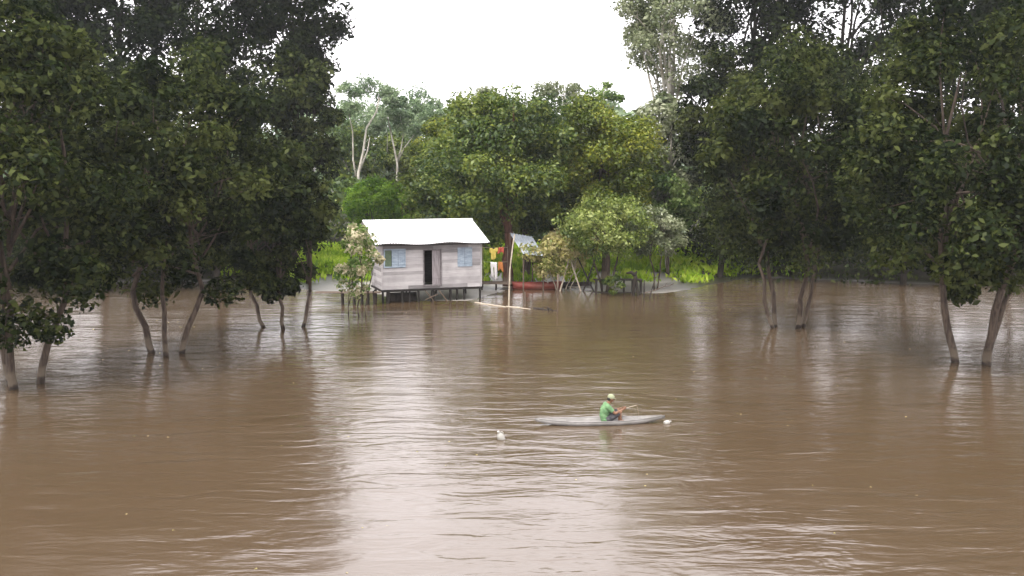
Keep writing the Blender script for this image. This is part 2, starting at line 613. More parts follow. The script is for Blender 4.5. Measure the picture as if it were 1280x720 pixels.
def limb_path(a, b, rnd, sag=0.12, n=5):
    a, b = Vector(a), Vector(b)
    L = (b - a).length
    pts = []
    off = Vector((rnd.uniform(-1, 1), rnd.uniform(-1, 1), rnd.uniform(-0.2, 0.8))) * L * sag
    for i in range(n + 1):
        t = i / n
        p = a.lerp(b, t) + off * math.sin(math.pi * t) + Vector((rnd.uniform(-1, 1), rnd.uniform(-1, 1), rnd.uniform(-1, 1))) * L * 0.02 * (0 < i < n)
        pts.append(p)
    return pts


def make_tree(name, base, zc, rad, nclump, per, leaf, lm, bm_, label, cat='tree', group=None, seed=1, tr=0.25,
              clump=0.30, lean=(0, 0), stems=1, stem_spread=0.0, fork=0.35, flat=0.75, shell=0.45, limbs=10, spread=0.25,
              depth=1.7, low_cut=-1.0, lumps=0):
    """base: ground point; zc: height of the crown's centre over z=0 (world); rad=(rx,ry,rz)"""
    rng = np.random.default_rng(seed)
    rnd = random.Random(seed)
    root = empty(name, base, 0, label, cat, group)
    cz = zc - base[2]
    cen = Vector((lean[0], lean[1], cz))
    # a few lobes bulge the outline so the crown is not an ellipsoid
    lobes = [np.array(rnd_dir(rng)) for _ in range(6)]
    lw = [0.72 + 0.5 * rng.random() for _ in lobes]
    clumps = []
    tries = 0
    while len(clumps) < nclump and tries < nclump * 20:
        tries += 1
        d = np.array(rnd_dir(rng))
        if d[2] < low_cut: continue
        k = 1.0
        for lb, ww in zip(lobes, lw):
            a = float(np.dot(lb, d))
            if a > 0.55: k = k * (1 - (a - 0.55) / 0.45) + ww * (a - 0.55) / 0.45
        rr = k * (shell + (1 - shell) * rng.random() ** 0.6)
        p = np.array([d[0] * rad[0], d[1] * rad[1], d[2] * rad[2]]) * rr + np.array(cen)
        clumps.append((p, clump * (rad[0] * rad[1] * rad[2]) ** (1 / 3) * (0.6 + 0.7 * rng.random())))
    me = crown_mesh('crown', clumps, per, leaf, rng, flat, spread)
    link('crown', me, lm, root)
    # trunk and limbs
    mb = MB()
    for s in range(stems):
        ang = 2 * math.pi * (s + 0.3) / max(1, stems)
        off = Vector((math.cos(ang), math.sin(ang) * 0.6, 0)) * stem_spread if stems > 1 else Vector((0, 0, 0))
        fk = Vector((lean[0] * fork, lean[1] * fork, cz * fork + (cz - rad[2]) * (1 - fork) * 0.3)) + off
        b0 = Vector((off.x * 0.15, off.y * 0.15, -depth))
        sr = tr if stems == 1 else tr * rnd.uniform(0.7, 1.1)
        path = limb_path(b0, fk, rnd, 0.05, 6)
        mb.tube(path, [sr * (2.1 if i == 0 and depth < 0.5 else 1.35 if i == 0 else 1.0 - 0.06 * i) for i in range(7)], 9)
        top = cen + off * 0.8 + Vector((0, 0, rad[2] * 0.45))
        mb.tube(limb_path(fk, top, rnd, 0.1), [sr * 0.62 * (1 - 0.13 * i) for i in range(6)], 7)
        order = sorted(clumps, key=lambda c: rnd.random())[:max(3, limbs // stems)]
        for (p, r) in order:
            t = rnd.uniform(0.0, 0.6)
            st = fk.lerp(top, t)
            mb.tube(limb_path(st, p, rnd, 0.14), [sr * 0.42 * (1 - 0.16 * i) * (1 - 0.4 * t) for i in range(6)], 6)
    mb.build('trunk', bm_, root, True)
    return root


def rnd_dir(rng):
    d = rng.normal(size=3)
    return d / np.linalg.norm(d)


def copy_tree(o, parent=None):
    c = o.copy()
    col.objects.link(c)
    c.parent = parent
    for ch in list(o.children):
        copy_tree(ch, c)
    return c


# ------------------------------------------------------------------ ground and water
def fnoise(x, y):
    return (math.sin(x * 0.13 + 1.3) + math.sin(y * 0.17 + x * 0.05) + 0.6 * math.sin(x * 0.41 + y * 0.23) + 0.4 * math.sin(x * 0.9 - y * 0.7)) / 3


def bank_z(x, y):
    shore = 72.0 + 1.2 * fnoise(x, 0)
    if x < -9: shore -= min(5, (-9 - x) * 0.25)
    if x > 12: shore -= min(6, (x - 12) * 0.35)
    # flat shelf for the painted water sheen, barely above the flood, before the grass
    sheen_edge = 62.0 + 0.8 * fnoise(x * 2, 3) + 3.5 * math.exp(-((x - 2.2) / 2.0) ** 2) - 1.2 * math.exp(-((x - 8.5) / 3.0) ** 2)
    if x < -11: sheen_edge += (-11 - x) * 0.9
    if x > 9.0: sheen_edge += (x - 9.0) * 1.1
    sheen_edge -= 4.9 * math.exp(-((x + 4.4) / 3.3) ** 4)  # painted sheen carried under the house, imitating bright water behind the stilts
    sheen_edge = min(sheen_edge, shore)
    t = y - shore
    if t < 0:
        k = y - sheen_edge
        if k < 0: return max(-1.8, k * 0.22)
        return min(0.05, k * 0.012) + 0.012 * fnoise(x * 4, y * 6) * min(1, k)
    steep = 0.085 + 0.35 * min(1.0, max(0.0, (x - 9.5) / 3, (-10.5 - x) / 3))
    return min(0.6, t * steep) + 0.05 + 0.10 * fnoise(x * 2, y * 2) * min(1, t * 0.3) + max(0, (y - 120)) * 0.004


xs = [-3000, -1200, -500, -250, -150] + [-90 + i * 1.5 for i in range(37)] + [-35 + i * 0.5 for i in range(141)] + [36.5 + i * 1.5 for i in range(37)] + [150, 250, 500, 1200, 3000]
ys = [-400, -100, 0, 30, 50, 56] + [58 + i * 0.5 for i in range(76)] + [100, 110, 125, 150, 200, 300, 500, 1000, 2000, 4500]
gv = [(x, y, bank_z(x, y)) for y in ys for x in xs]
nx = len(xs)
gf = [(j * nx + i, j * nx + i + 1, (j + 1) * nx + i + 1, (j + 1) * nx + i) for j in range(len(ys) - 1) for i in range(nx - 1)]
gme = bpy.data.meshes.new('ground')
gme.from_pydata(gv, [], gf)
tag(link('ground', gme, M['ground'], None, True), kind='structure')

wme = bpy.data.meshes.new('river_water')
wme.from_pydata([(-400, -150, 0), (400, -150, 0), (400, 110, 0), (-400, 110, 0)], [], [(0, 1, 2, 3)])
tag(link('river_water', wme, M['water']), kind='structure')

# grass on the bank: blades
rng = np.random.default_rng(5)
N = 52000
gx = rng.uniform(-17, 17, N) + rng.normal(size=N) * 1.5
gy = 66.5 + 23 * rng.random(N) ** 1.1
gz = np.array([bank_z(a, b) for a, b in zip(gx, gy)])
keep = (gz > 0.10) | ((gz > 0.02) & (rng.random(N) < 0.40) & (np.sin(gx * 1.7) + np.sin(gy * 2.3 + gx) + rng.normal(size=N) * 0.5 > 0.6))
gx, gy, gz = gx[keep], gy[keep], gz[keep]
N = len(gx)
sz = rng.uniform(0.25, 0.75, N)
cen = np.stack([gx, gy, gz + sz * 0.35], 1)
nr = rng.normal(size=(N, 3)) * 0.5 + np.array([0, -0.7, 0.5])
patchy = 0.5 + 0.25 * np.sin(gx * 0.8 + gy) + rng.normal(size=N) * 0.26 - 0.05
gm = leaf_mesh('grass', cen, nr, sz, np.clip(patchy, 0, 1), rng, 0.3, np.array([[0, 0, 1.0]]))
tag(link('grass', gm, M['grass']), 'bright yellow green grass covering the flooded bank behind the trees', 'grass', kind='stuff')


# ------------------------------------------------------------------ haze in the air
if HAZE:
    hb_ = MB()
    hb_.box((0, 100, 19), (900, 520, 44))
    hm, ht, ho = mat_new('haze')
    pv = ht.nodes.new('ShaderNodeVolumePrincipled')
    pv.inputs['Color'].default_value = (0.93, 0.95, 0.97, 1)
    pv.inputs['Density'].default_value = HAZE
    pv.inputs['Anisotropy'].default_value = 0.3
    ht.links.new(pv.outputs[0], ho.inputs['Volume'])
    hz_ = hb_.build('haze', hm)
    tag(hz_, 'thin pale haze hanging over the river and the forest', 'haze', kind='stuff')

# ------------------------------------------------------------------ far forest (one mass)
def forest_strip(name, x0, x1, y0, y1, top, nclump, per, leaf, lm, label, seed, zmin=0.5):
    rng = np.random.default_rng(seed)
    cl = []
    for i in range(nclump):
        x = rng.uniform(x0, x1)
        y = rng.uniform(y0, y1)
        h = top * (0.72 + 0.28 * math.sin(x * 0.21 + seed) * math.sin(x * 0.083 + 2 + seed) + 0.10 * rng.random())
        z = zmin + (h - zmin) * rng.random() ** 0.7
        cl.append((np.array([x, y, z]), rng.uniform(1.3, 3.0)))
    me = crown_mesh(name, cl, per, leaf, rng, 0.8, 0.22)
    return tag(link(name, me, lm), label, 'forest', kind='stuff')


forest_strip('far_forest', -150, 160, 150, 175, 17.0, 1500, 60, 1.0, M['leaf_pale'],
             'far pale green forest closing the view beyond all the single trees', 11)
forest_strip('undergrowth', -55, 60, 93, 104, 7.0, 640, 90, 0.5, M['leaf_dark'],
             'dark tangled undergrowth between the trunks behind the grassy bank', 12)

for nm, a, b in (('left', -62, -15.5), ('right', 13.5, 62)):
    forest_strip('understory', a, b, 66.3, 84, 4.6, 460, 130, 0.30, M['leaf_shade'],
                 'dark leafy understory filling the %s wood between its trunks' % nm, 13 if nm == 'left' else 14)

# ------------------------------------------------------------------ trees
def T(px, D, ytop, ybot, wpx, **k):
    """tree whose crown spans rows ytop..ybot and wpx columns around px at distance D"""
    top, bot = atY(px, ytop, D).z, atY(px, ybot, D).z
    c = atY(px, 300, D)
    s = D / FPX
    rx = wpx * s / 2
    gz_ = bank_z(c.x, D)
    base = (c.x + k.pop('bx', 0), D, gz_)
    rz = (top - bot) / 2
    return make_tree(k.pop('name', 'tree'), base, (top + bot) / 2, (rx, k.pop('ry', rx), rz), **k)


# big dark trees behind the small house
T(618, 65, 112, 292, 165, bx=1.15, lean=(-0.75, 0.5), nclump=110, per=560, leaf=0.23, lm=M['leaf_dark'], bm_=M['bark_red'], seed=21, tr=0.42, clump=0.27,
  name='shade_tree', label='big dark green tree with a thick reddish brown trunk rising behind the bare pole', limbs=16, depth=2.2)
T(752, 68, 112, 290, 150, nclump=92, per=540, leaf=0.23, lm=M['leaf_olive'], bm_=M['bark_dark'], seed=22, tr=0.35, clump=0.28,
  name='shade_tree', label='olive yellow green tree with a rounded top right of the dark shade tree', limbs=14, depth=2.2)
T(690, 72, 165, 295, 150, nclump=70, per=420, leaf=0.24, lm=M['leaf_dark'], bm_=M['bark_dark'], seed=23, tr=0.3, clump=0.3,
  name='shade_tree', label='dark low crown filling the gap between the dark and the olive shade trees', limbs=12)
T(572, 76, 175, 292, 110, nclump=55, per=400, leaf=0.24, lm=M['leaf_dark'], bm_=M['bark_dark'], seed=24, tr=0.25, clump=0.3,
  name='shade_tree', label='small dark tree above the right end of the white roof', limbs=10)
T(800, 78, 165, 300, 110, nclump=60, per=400, leaf=0.24, lm=M['leaf_dark'], bm_=M['bark_dark'], seed=25, tr=0.25, clump=0.3,
  name='shade_tree', label='dark tree behind the grey green waterside tree at the bank', limbs=10)
T(655, 70, 128, 275, 205, nclump=95, per=420, leaf=0.24, lm=M['leaf_dark'], bm_=M['bark_dark'], seed=26, tr=0.3, clump=0.24,
  name='shade_tree', label='broad dark crown knitting the shade trees into one canopy above the lean-to', limbs=12)
T(545, 80, 150, 290, 90, nclump=50, per=380, leaf=0.24, lm=M['leaf_olive'], bm_=M['bark_dark'], seed=27, tr=0.22, clump=0.3,
  name='shade_tree', label='olive tree at the left end of the dark canopy', limbs=10)
# emergent thin crowns over the shade trees
T(597, 88, 102, 160, 46, nclump=16, per=200, leaf=0.24, lm=M['leaf_grey'], bm_=M['bark_pale'], seed=31, tr=0.14, clump=0.33,
  name='emergent_tree', label='slim tree with a small brownish crown poking up left of the shade trees')
T(703, 86, 95, 175, 78, nclump=26, per=200, leaf=0.24, lm=M['leaf_grey'], bm_=M['bark_pale'], seed=32, tr=0.18, clump=0.28,
  name='emergent_tree', label='thin grey green crown with sky gaps standing highest above the middle shade trees')
T(640, 92, 116, 180, 90, nclump=26, per=210, leaf=0.25, lm=M['leaf_pale'], bm_=M['bark_pale'], seed=33, tr=0.16, clump=0.3,
  name='emergent_tree', label='pale bluish green crown just showing over the dark shade tree')
T(753, 90, 98, 160, 50, nclump=16, per=200, leaf=0.24, lm=M['leaf_green'], bm_=M['bark_pale'], seed=34, tr=0.15, clump=0.3,
  name='emergent_tree', label='small airy crown peeping over the top of the olive shade tree')
# tall grey tree at the right of the view
T(838, 78, -75, 122, 138, nclump=72, per=330, leaf=0.25, lm=M['leaf_grey'], bm_=M['bark_pale'], seed=35, tr=0.3, clump=0.24,
  name='tall_tree', label='tall grey green tree reaching out of the top of the view above the right bank', limbs=16)
T(836, 73, 112, 262, 92, nclump=50, per=200, leaf=0.33, lm=M['leaf_grey'], bm_=M['bark_pale'], seed=36, tr=0.2, clump=0.27,
  name='tall_tree', label='middle sized grey green tree below the tall grey tree crown')
T(834, 72, 212, 288, 84, nclump=36, per=240, leaf=0.28, lm=M['leaf_green'], bm_=M['bark_dark'], seed=37, tr=0.15, clump=0.3,
  name='bushy_tree', label='bushy fresh green tree low at the right behind the waterside trees')


# pale forked trees at the left
def forked_tree(px, D, pts_px, crowns, label, seed, lm, tr=0.16):
    """pts_px: list of limb polylines in image rows/columns on the plane Y=D; crowns: (px,py,rpx) leaf clouds"""
    rnd = random.Random(seed)
    rng = np.random.default_rng(seed)
    b = atY(px, 300, D)
    root = empty('forked_tree', (b.x, D, bank_z(b.x, D)), 0, label, 'tree', 'pale trunked forked trees behind the small house')
    o = Vector(root.location)
    mb = MB()
    for (pp, r0) in pts_px:
        pts = []
        for i, (x, y) in enumerate(pp):
            p = atY(x, y, D) - o
            p.y += rnd.uniform(-0.6, 0.6) * (1 if i else 0)
            pts.append(p)
        mb.tube(pts, [r0 * 0.66 * (1 - 0.62 * i / (len(pts) - 1)) for i in range(len(pts))], 7)
    mb.build('trunk', M['bark_pale'], root, True)
    cl = []
    for (x, y, rp) in crowns:
        c = atY(x, y, D) - o
        rr = rp * D / FPX
        for i in range(9):
            d = rnd_dir(rng)
            cl.append((np.array(c) + d * rr * np.array([1.0, 1.0, 0.6]) * (0.4 + 0.6 * rng.random()), rr * rng.uniform(0.28, 0.5)))
    link('crown', crown_mesh('crown', cl, 150, 0.24, rng, 0.7, 0.25), lm, root)
    return root


forked_tree(447, 98, [([(447, 330), (446, 250), (449, 215), (453, 190), (458, 160), (470, 140), (474, 122)], 0.24),
                      ([(449, 215), (459, 188), (462, 172)], 0.15), ([(446, 225), (441, 200), (440, 165), (436, 140)], 0.15)],
            [(472, 108, 24), (445, 112, 22), (492, 122, 14), (500, 130, 12), (438, 135, 18)],
            'leftmost pale trunked tree, tall and leaning right with a thin crown', 41, M['leaf_pale'])
forked_tree(497, 101, [([(497, 330), (497, 225), (497, 205), (492, 180), (486, 155), (484, 145)], 0.20),
                       ([(497, 203), (506, 185), (518, 168)], 0.14), ([(497, 200), (502, 185), (504, 168), (500, 140)], 0.12), ([(484, 190), (484, 165)], 0.07)],
            [(486, 148, 22), (515, 160, 20), (502, 140, 16), (470, 160, 16)],
            'pale tree splitting into a wide fork, second from the left behind the white roof', 42, M['leaf_pale'])
forked_tree(517, 104, [([(516, 330), (516, 225), (522, 200), (530, 188), (535, 175), (532, 150)], 0.16), ([(528, 192), (534, 180), (545, 165)], 0.09)],
            [(535, 150, 22), (522, 135, 18), (552, 150, 18)],
            'thin pale tree leaning right beside the dark shade trees', 43, M['leaf_pale'])
for i, (px, D, yt, yb, wp, lb, mm) in enumerate([
        (470, 112, 118, 235, 120, 'pale green background tree between the leaning trunk and the wide fork', 'leaf_pale'),
        (526, 116, 116, 235, 110, 'grey green background tree in the dip of the tree line', 'leaf_pale'),
        (565, 122, 128, 235, 70, 'background tree filling the tree line left of the slim brownish crown', 'leaf_green'),
        (505, 108, 165, 245, 80, 'darker middle height tree behind the forked trunks', 'leaf_dark'),
        (440, 106, 150, 250, 80, 'dark green tree behind the leaning pale trunk', 'leaf_dark')]):
    T(px, D, yt, yb, wp, nclump=52, per=220, leaf=0.34, lm=M[mm], bm_=M['bark_pale'], seed=50 + i, tr=0.2, clump=0.3, name='background_tree', label=lb)
# bright shrubs behind the white roof
for i, (px, D, yt, yb, wp, lb) in enumerate([
        (462, 84, 214, 300, 62, 'bright green bush behind the left end of the white roof'),
        (510, 82, 222, 300, 74, 'rounded bright green bush behind the middle of the white roof'),
        (548, 85, 236, 300, 40, 'small bright green bush where the shade trees begin'),
        (488, 88, 235, 300, 60, 'dim green bush in the gap between two bright bushes')]):
    T(px, D, yt, yb, wp, nclump=30, per=380, leaf=0.23, lm=M['leaf_fresh'], bm_=M['bark_dark'], seed=60 + i, tr=0.1, clump=0.32,
      name='bush', cat='bush', label=lb, stems=3, stem_spread=0.4, limbs=9)

# waterside trees at the right bank
T(758, 62, 248, 322, 122, nclump=62, per=210, leaf=0.19, lm=M['leaf_light'], bm_=M['bark_dark'], seed=71, tr=0.09, clump=0.27, stems=3, stem_spread=0.9,
  name='waterside_tree', label='round light green tree with thin dark stems standing in the flood water', limbs=15, depth=0.4, fork=0.5)
T(820, 63, 262, 322, 78, nclump=40, per=240, leaf=0.18, lm=M['leaf_grey'], bm_=M['bark_dark'], seed=72, tr=0.08, clump=0.26, stems=2, stem_spread=0.7,
  name='waterside_tree', label='sparse grey green tree with slanting stems at the right of the flooded bank', limbs=14, depth=0.4, fork=0.5)
T(701, 63.5, 278, 347, 92, nclump=44, per=170, leaf=0.22, lm=M['leaf_yellow'], bm_=M['wood_pale'], seed=73, tr=0.05, clump=0.27, stems=5, stem_spread=1.3,
  name='waterside_tree', label='yellowing feathery thicket with splayed pale stems left of the round green tree', limbs=15, depth=0.3, fork=0.5, spread=0.3)

# leafy branches in front of the small house's left end
T(445, 52, 276, 366, 62, nclump=38, per=105, leaf=0.18, lm=M['leaf_pink'], bm_=M['bark_dark'], seed=74, tr=0.05, clump=0.26, stems=3, stem_spread=0.5,
  name='flowering_shrub', cat='shrub', label='pink and yellow green shrub hiding the left end of the small house', limbs=14, depth=0.8, spread=0.35)


# dark flooded wood on both sides: tall trees behind, overhanging ones in the water in front
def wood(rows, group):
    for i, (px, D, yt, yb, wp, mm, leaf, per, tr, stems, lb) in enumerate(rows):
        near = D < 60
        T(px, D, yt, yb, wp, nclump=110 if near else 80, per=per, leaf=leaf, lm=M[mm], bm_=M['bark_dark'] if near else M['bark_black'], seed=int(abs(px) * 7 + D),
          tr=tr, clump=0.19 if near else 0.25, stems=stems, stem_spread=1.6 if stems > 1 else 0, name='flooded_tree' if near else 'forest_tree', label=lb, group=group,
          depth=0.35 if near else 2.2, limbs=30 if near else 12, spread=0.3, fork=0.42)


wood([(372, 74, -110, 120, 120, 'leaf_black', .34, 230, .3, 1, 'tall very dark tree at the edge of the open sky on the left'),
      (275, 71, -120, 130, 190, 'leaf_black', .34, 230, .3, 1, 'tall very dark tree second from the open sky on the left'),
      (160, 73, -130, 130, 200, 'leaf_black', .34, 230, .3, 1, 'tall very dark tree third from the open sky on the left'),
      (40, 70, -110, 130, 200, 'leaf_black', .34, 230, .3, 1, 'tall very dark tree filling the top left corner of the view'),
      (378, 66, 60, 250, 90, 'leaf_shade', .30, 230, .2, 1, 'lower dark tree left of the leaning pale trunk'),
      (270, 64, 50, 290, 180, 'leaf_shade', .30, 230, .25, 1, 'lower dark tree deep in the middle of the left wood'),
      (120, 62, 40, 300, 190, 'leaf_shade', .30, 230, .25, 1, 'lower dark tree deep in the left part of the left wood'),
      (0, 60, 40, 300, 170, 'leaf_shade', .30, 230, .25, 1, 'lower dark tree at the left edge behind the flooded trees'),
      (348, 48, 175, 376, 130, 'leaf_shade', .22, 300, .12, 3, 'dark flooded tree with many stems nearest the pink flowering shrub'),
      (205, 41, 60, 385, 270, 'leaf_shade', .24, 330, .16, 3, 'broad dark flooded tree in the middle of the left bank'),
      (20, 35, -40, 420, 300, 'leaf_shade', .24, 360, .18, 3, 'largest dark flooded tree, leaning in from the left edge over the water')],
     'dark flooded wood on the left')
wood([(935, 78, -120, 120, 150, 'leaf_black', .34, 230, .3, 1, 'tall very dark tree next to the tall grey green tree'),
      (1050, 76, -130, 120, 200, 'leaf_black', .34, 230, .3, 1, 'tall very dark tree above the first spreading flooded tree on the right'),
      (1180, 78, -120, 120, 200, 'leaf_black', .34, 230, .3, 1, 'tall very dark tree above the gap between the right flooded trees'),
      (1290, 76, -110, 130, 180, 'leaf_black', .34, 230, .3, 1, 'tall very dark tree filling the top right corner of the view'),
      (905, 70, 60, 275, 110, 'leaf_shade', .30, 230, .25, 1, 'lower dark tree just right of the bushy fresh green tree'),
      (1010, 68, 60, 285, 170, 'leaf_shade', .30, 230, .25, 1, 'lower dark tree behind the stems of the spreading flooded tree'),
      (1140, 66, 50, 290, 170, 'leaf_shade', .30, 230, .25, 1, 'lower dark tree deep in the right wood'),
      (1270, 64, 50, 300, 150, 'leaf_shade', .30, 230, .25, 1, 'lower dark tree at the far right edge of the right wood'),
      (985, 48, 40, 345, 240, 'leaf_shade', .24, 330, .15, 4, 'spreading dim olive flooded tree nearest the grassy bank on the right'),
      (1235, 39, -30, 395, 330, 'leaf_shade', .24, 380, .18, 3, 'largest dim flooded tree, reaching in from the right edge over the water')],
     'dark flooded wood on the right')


# ------------------------------------------------------------------ houses
def subtract(u0, u1, z0, z1, openings):
    segs = [(u0, u1)]
    for (a, b, c, d) in openings:
        if c < z1 - 1e-4 and d > z0 + 1e-4:
            out = []
            for (s, e) in segs:
                if b <= s or a >= e: out.append((s, e)); continue
                if a > s: out.append((s, a))
                if b < e: out.append((b, e))
            segs = out
    return segs


def house(origin, yaw, W, D, zf, zt, rise, ovx, ovy, openings, k, mats, label, cat, stilts, braces, seed, Dw=None, group=None):
    """local frame: u along the front (+x), depth +y, front wall on y=0; k scales thicknesses"""
    rnd = random.Random(seed)
    root = empty('stilt_house', origin, yaw, label, cat, group)
    bh = 0.19 * k
    Dw = Dw or D        # depth of the room; behind it the roof goes on over an open porch
    th = 0.028 * k

    def wall(name, place, L, ops, top):
        mb = MB()
        rows = int(round((zt - zf) / bh))
        hh = (zt - zf) / rows
        for r in range(rows):
            z0, z1 = zf + r * hh, zf + (r + 1) * hh
            for (a, b) in subtract(0, L, z0 + hh * 0.3, z1 - hh * 0.3, ops):
                cuts = [a]
                while b - cuts[-1] > 2.4 * k: cuts.append(cuts[-1] + rnd.uniform(1.2, 2.3) * k)
                cuts.append(b)
                for c0, c1 in zip(cuts[:-1], cuts[1:]):
                    if c1 - c0 < 0.02: continue
                    place(mb, c0 + 0.003, c1 - 0.003, z0 + 0.002, z1 + 0.010 * k, rnd.uniform(0, 0.012) * k, rnd.random())
        if top:
            n = int(rise * (D + 0) / D / bh) + 1
            for r in range(n):
                z0 = zt + r * bh
                f0 = (r * bh) / rise
                f1 = min(1.0, ((r + 1) * bh) / rise)
                if f0 >= 1: break
                a0, a1 = L / 2 * f0, L / 2 * f1
                place(mb, a1 * 0.5 + a0 * 0.5, L - (a1 * 0.5 + a0 * 0.5), z0 + 0.002, min(z0 + bh, zt + rise - 0.02), 0.0, rnd.random())
        return mb.build(name, mats['wall'], root)

    def pf(mb, a, b, z0, z1, o, t): mb.box(((a + b) / 2, -th / 2 - o, (z0 + z1) / 2), (b - a, th, z1 - z0), t)
    def pb(mb, a, b, z0, z1, o, t): mb.box(((a + b) / 2, Dw + th / 2 + o, (z0 + z1) / 2), (b - a, th, z1 - z0), t)
    def pl(mb, a, b, z0, z1, o, t): mb.box((-th / 2 - o, (a + b) / 2, (z0 + z1) / 2), (th, b - a, z1 - z0), t)
    def pr(mb, a, b, z0, z1, o, t): mb.box((W + th / 2 + o, (a + b) / 2, (z0 + z1) / 2), (th, b - a, z1 - z0), t)
    wall('front_wall', pf, W, [o[:4] for o in openings], False)
    wall('back_wall', pb, W, [], False)
    wall('side_wall', pl, D, [(Dw, D + 1, -9, zt)], True)
    wall('side_wall', pr, D, [(Dw, D + 1, -9, zt)], True)
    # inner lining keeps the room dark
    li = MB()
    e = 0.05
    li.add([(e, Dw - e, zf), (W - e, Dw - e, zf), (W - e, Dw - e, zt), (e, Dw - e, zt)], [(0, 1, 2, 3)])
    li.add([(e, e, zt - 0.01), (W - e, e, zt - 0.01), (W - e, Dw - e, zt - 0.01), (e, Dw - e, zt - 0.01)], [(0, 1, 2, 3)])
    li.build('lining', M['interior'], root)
    fl = MB()
    fl.box((W / 2, Dw / 2, zf - 0.07 * k), (W + 0.1 * k, Dw + 0.1 * k, 0.11 * k))
    fl.build('floor', mats['post'], root)
    for x in (0.0, W):
        cb = MB()
        cb.box((x, -th - 0.028 * k, (zf + zt) / 2), (0.09 * k, 0.04 * k, zt - zf), 0.6)
        cb.build('corner_board', mats['wall'], root)
    # roof: corrugated, wavy eave
    rme = MB()
    nxr = int((W + 2 * ovx) / (0.075 * k))
    ny = 5
    hy = D / 2 + ovy
    slope = rise / (D / 2)
    zr = zt + rise + 0.10 * k
    for sgn in (-1, 1):
        vs, fs = [], []
        for i in range(nxr + 1):
            x = -ovx + (W + 2 * ovx) * i / nxr
            c = 0.016 * k * (1 if i % 2 else -1)
            for j in range(ny + 1):
                t = j / ny
                sag = 0.05 * k * math.sin(x * 1.9 / k + 0.7) * t * t * (1 if sgn < 0 else .3)
                vs.append((x, D / 2 + sgn * hy * t, zr - slope * hy * t + c + sag))
        for i in range(nxr):
            for j in range(ny):
                a = i * (ny + 1) + j
                q = (a, a + 1, a + ny + 2, a + ny + 1)
                fs.append(q if sgn > 0 else q[::-1])
        rme.add(vs, fs)
    rf = rme.build('roof', mats['roof'], root)
    so = rf.modifiers.new('thick', 'SOLIDIFY')
    so.thickness = 0.012 * k
    rc = MB()
    rc.add([(-ovx - 0.02, D / 2 - 0.16 * k, zr - 0.02 * k), (W + ovx + 0.02, D / 2 - 0.16 * k, zr - 0.02 * k), (W + ovx + 0.02, D / 2, zr + 0.05 * k), (-ovx - 0.02, D / 2, zr + 0.05 * k),
            (-ovx - 0.02, D / 2 + 0.16 * k, zr - 0.02 * k), (W + ovx + 0.02, D / 2 + 0.16 * k, zr - 0.02 * k)], [(0, 1, 2, 3), (3, 2, 5, 4)])
    rc.build('ridge_cap', mats['roof'], rf)
    fa = MB()
    fa.box((W / 2, -ovy + 0.02, zr - slope * hy - 0.065 * k), (W + 2 * ovx, 0.03 * k, 0.07 * k))
    fa.build('fascia', mats['post'], rf)
    for x in np.linspace(0.06 * k, W - 0.06 * k, 7):
        m_ = MB()
        m_.bar((x, D / 2, zr - 0.08 * k), (x, -ovy + 0.06, zr - slope * (hy - 0.06) - 0.10 * k), 0.06 * k, 0.07 * k)
        m_.build('rafter', mats['post'], rf)
    # openings
    for o in openings:
        a, b, c, d, kind = o
        fw = 0.06 * k
        fr = MB()
        y = -th - 0.03 * k
        fr.box(((a - fw / 2), y, (c + d) / 2), (fw, 0.05 * k, d - c + 2 * fw))
        fr.box(((b + fw / 2), y, (c + d) / 2), (fw, 0.05 * k, d - c + 2 * fw))
        fr.box(((a + b) / 2, y, d + fw / 2), (b - a - 0.002, 0.05 * k, fw))
        fr.box(((a + b) / 2, y, c - fw / 2), (b - a - 0.002, 0.05 * k, fw))
        if kind == 'door':
            dr = empty('door', ((a + b) / 2, 0, c))
            dr.parent = root
            f = fr.build('frame', M['frame_dark'] if k == 1 else mats['post'], dr)
            f.location = (-(a + b) / 2, 0, -c)
            lf = MB()
            wl = (b - a) * 0.5
            nb = 4
            for i in range(nb):
                lf.box((b - wl + (i + 0.5) * wl / nb, 0.03 * k, (c + d) / 2), (wl / nb - 0.008, 0.03 * k, d - c - 0.02), 0.5)
            for zz in (0.2, 0.8):
                lf.box((b - wl / 2, 0.03 * k - 0.022 * k, c + (d - c) * zz), (wl * 0.94, 0.02 * k, 0.09 * k), 0.3)
            g = lf.build('door_leaf', mats['door'], dr)
            g.location = f.location
        else:
            wi = empty('window', ((a + b) / 2, 0, c))
            wi.parent = root
            f = fr.build('frame', mats['shutter'], wi)
            f.location = (-(a + b) / 2, 0, -c)
            if kind == 'half':
                sc_ = MB()
                sc_.box((a + (b - a) * 0.17, -0.01, (c + d) / 2), ((b - a) * 0.34 - 0.01, 0.02, d - c - 0.01))
                q = sc_.build('screen', M['green_screen'], wi)
                q.location = f.location
                spans = [(a + (b - a) * 0.35, a + (b - a) * 0.67), (a + (b - a) * 0.68, b)]
            else:
                spans = [(a, (a + b) / 2 - 0.006), ((a + b) / 2 + 0.006, b)]
            for (s, e2) in spans:
                sh = MB()
                nb = 3
                for i in range(nb):
                    ww = (e2 - s) / nb
                    sh.box((s + (i + 0.5) * ww, -th - 0.012 * k, (c + d) / 2), (ww - 0.006, 0.024 * k, d - c - 0.01))
                for zz in (0.15, 0.85):
                    sh.box(((s + e2) / 2, -th - 0.032 * k, c + (d - c) * zz), ((e2 - s) * 0.94, 0.016 * k, 0.07 * k))
                q = sh.build('shutter', mats['shutter'], wi)
                q.location = f.location
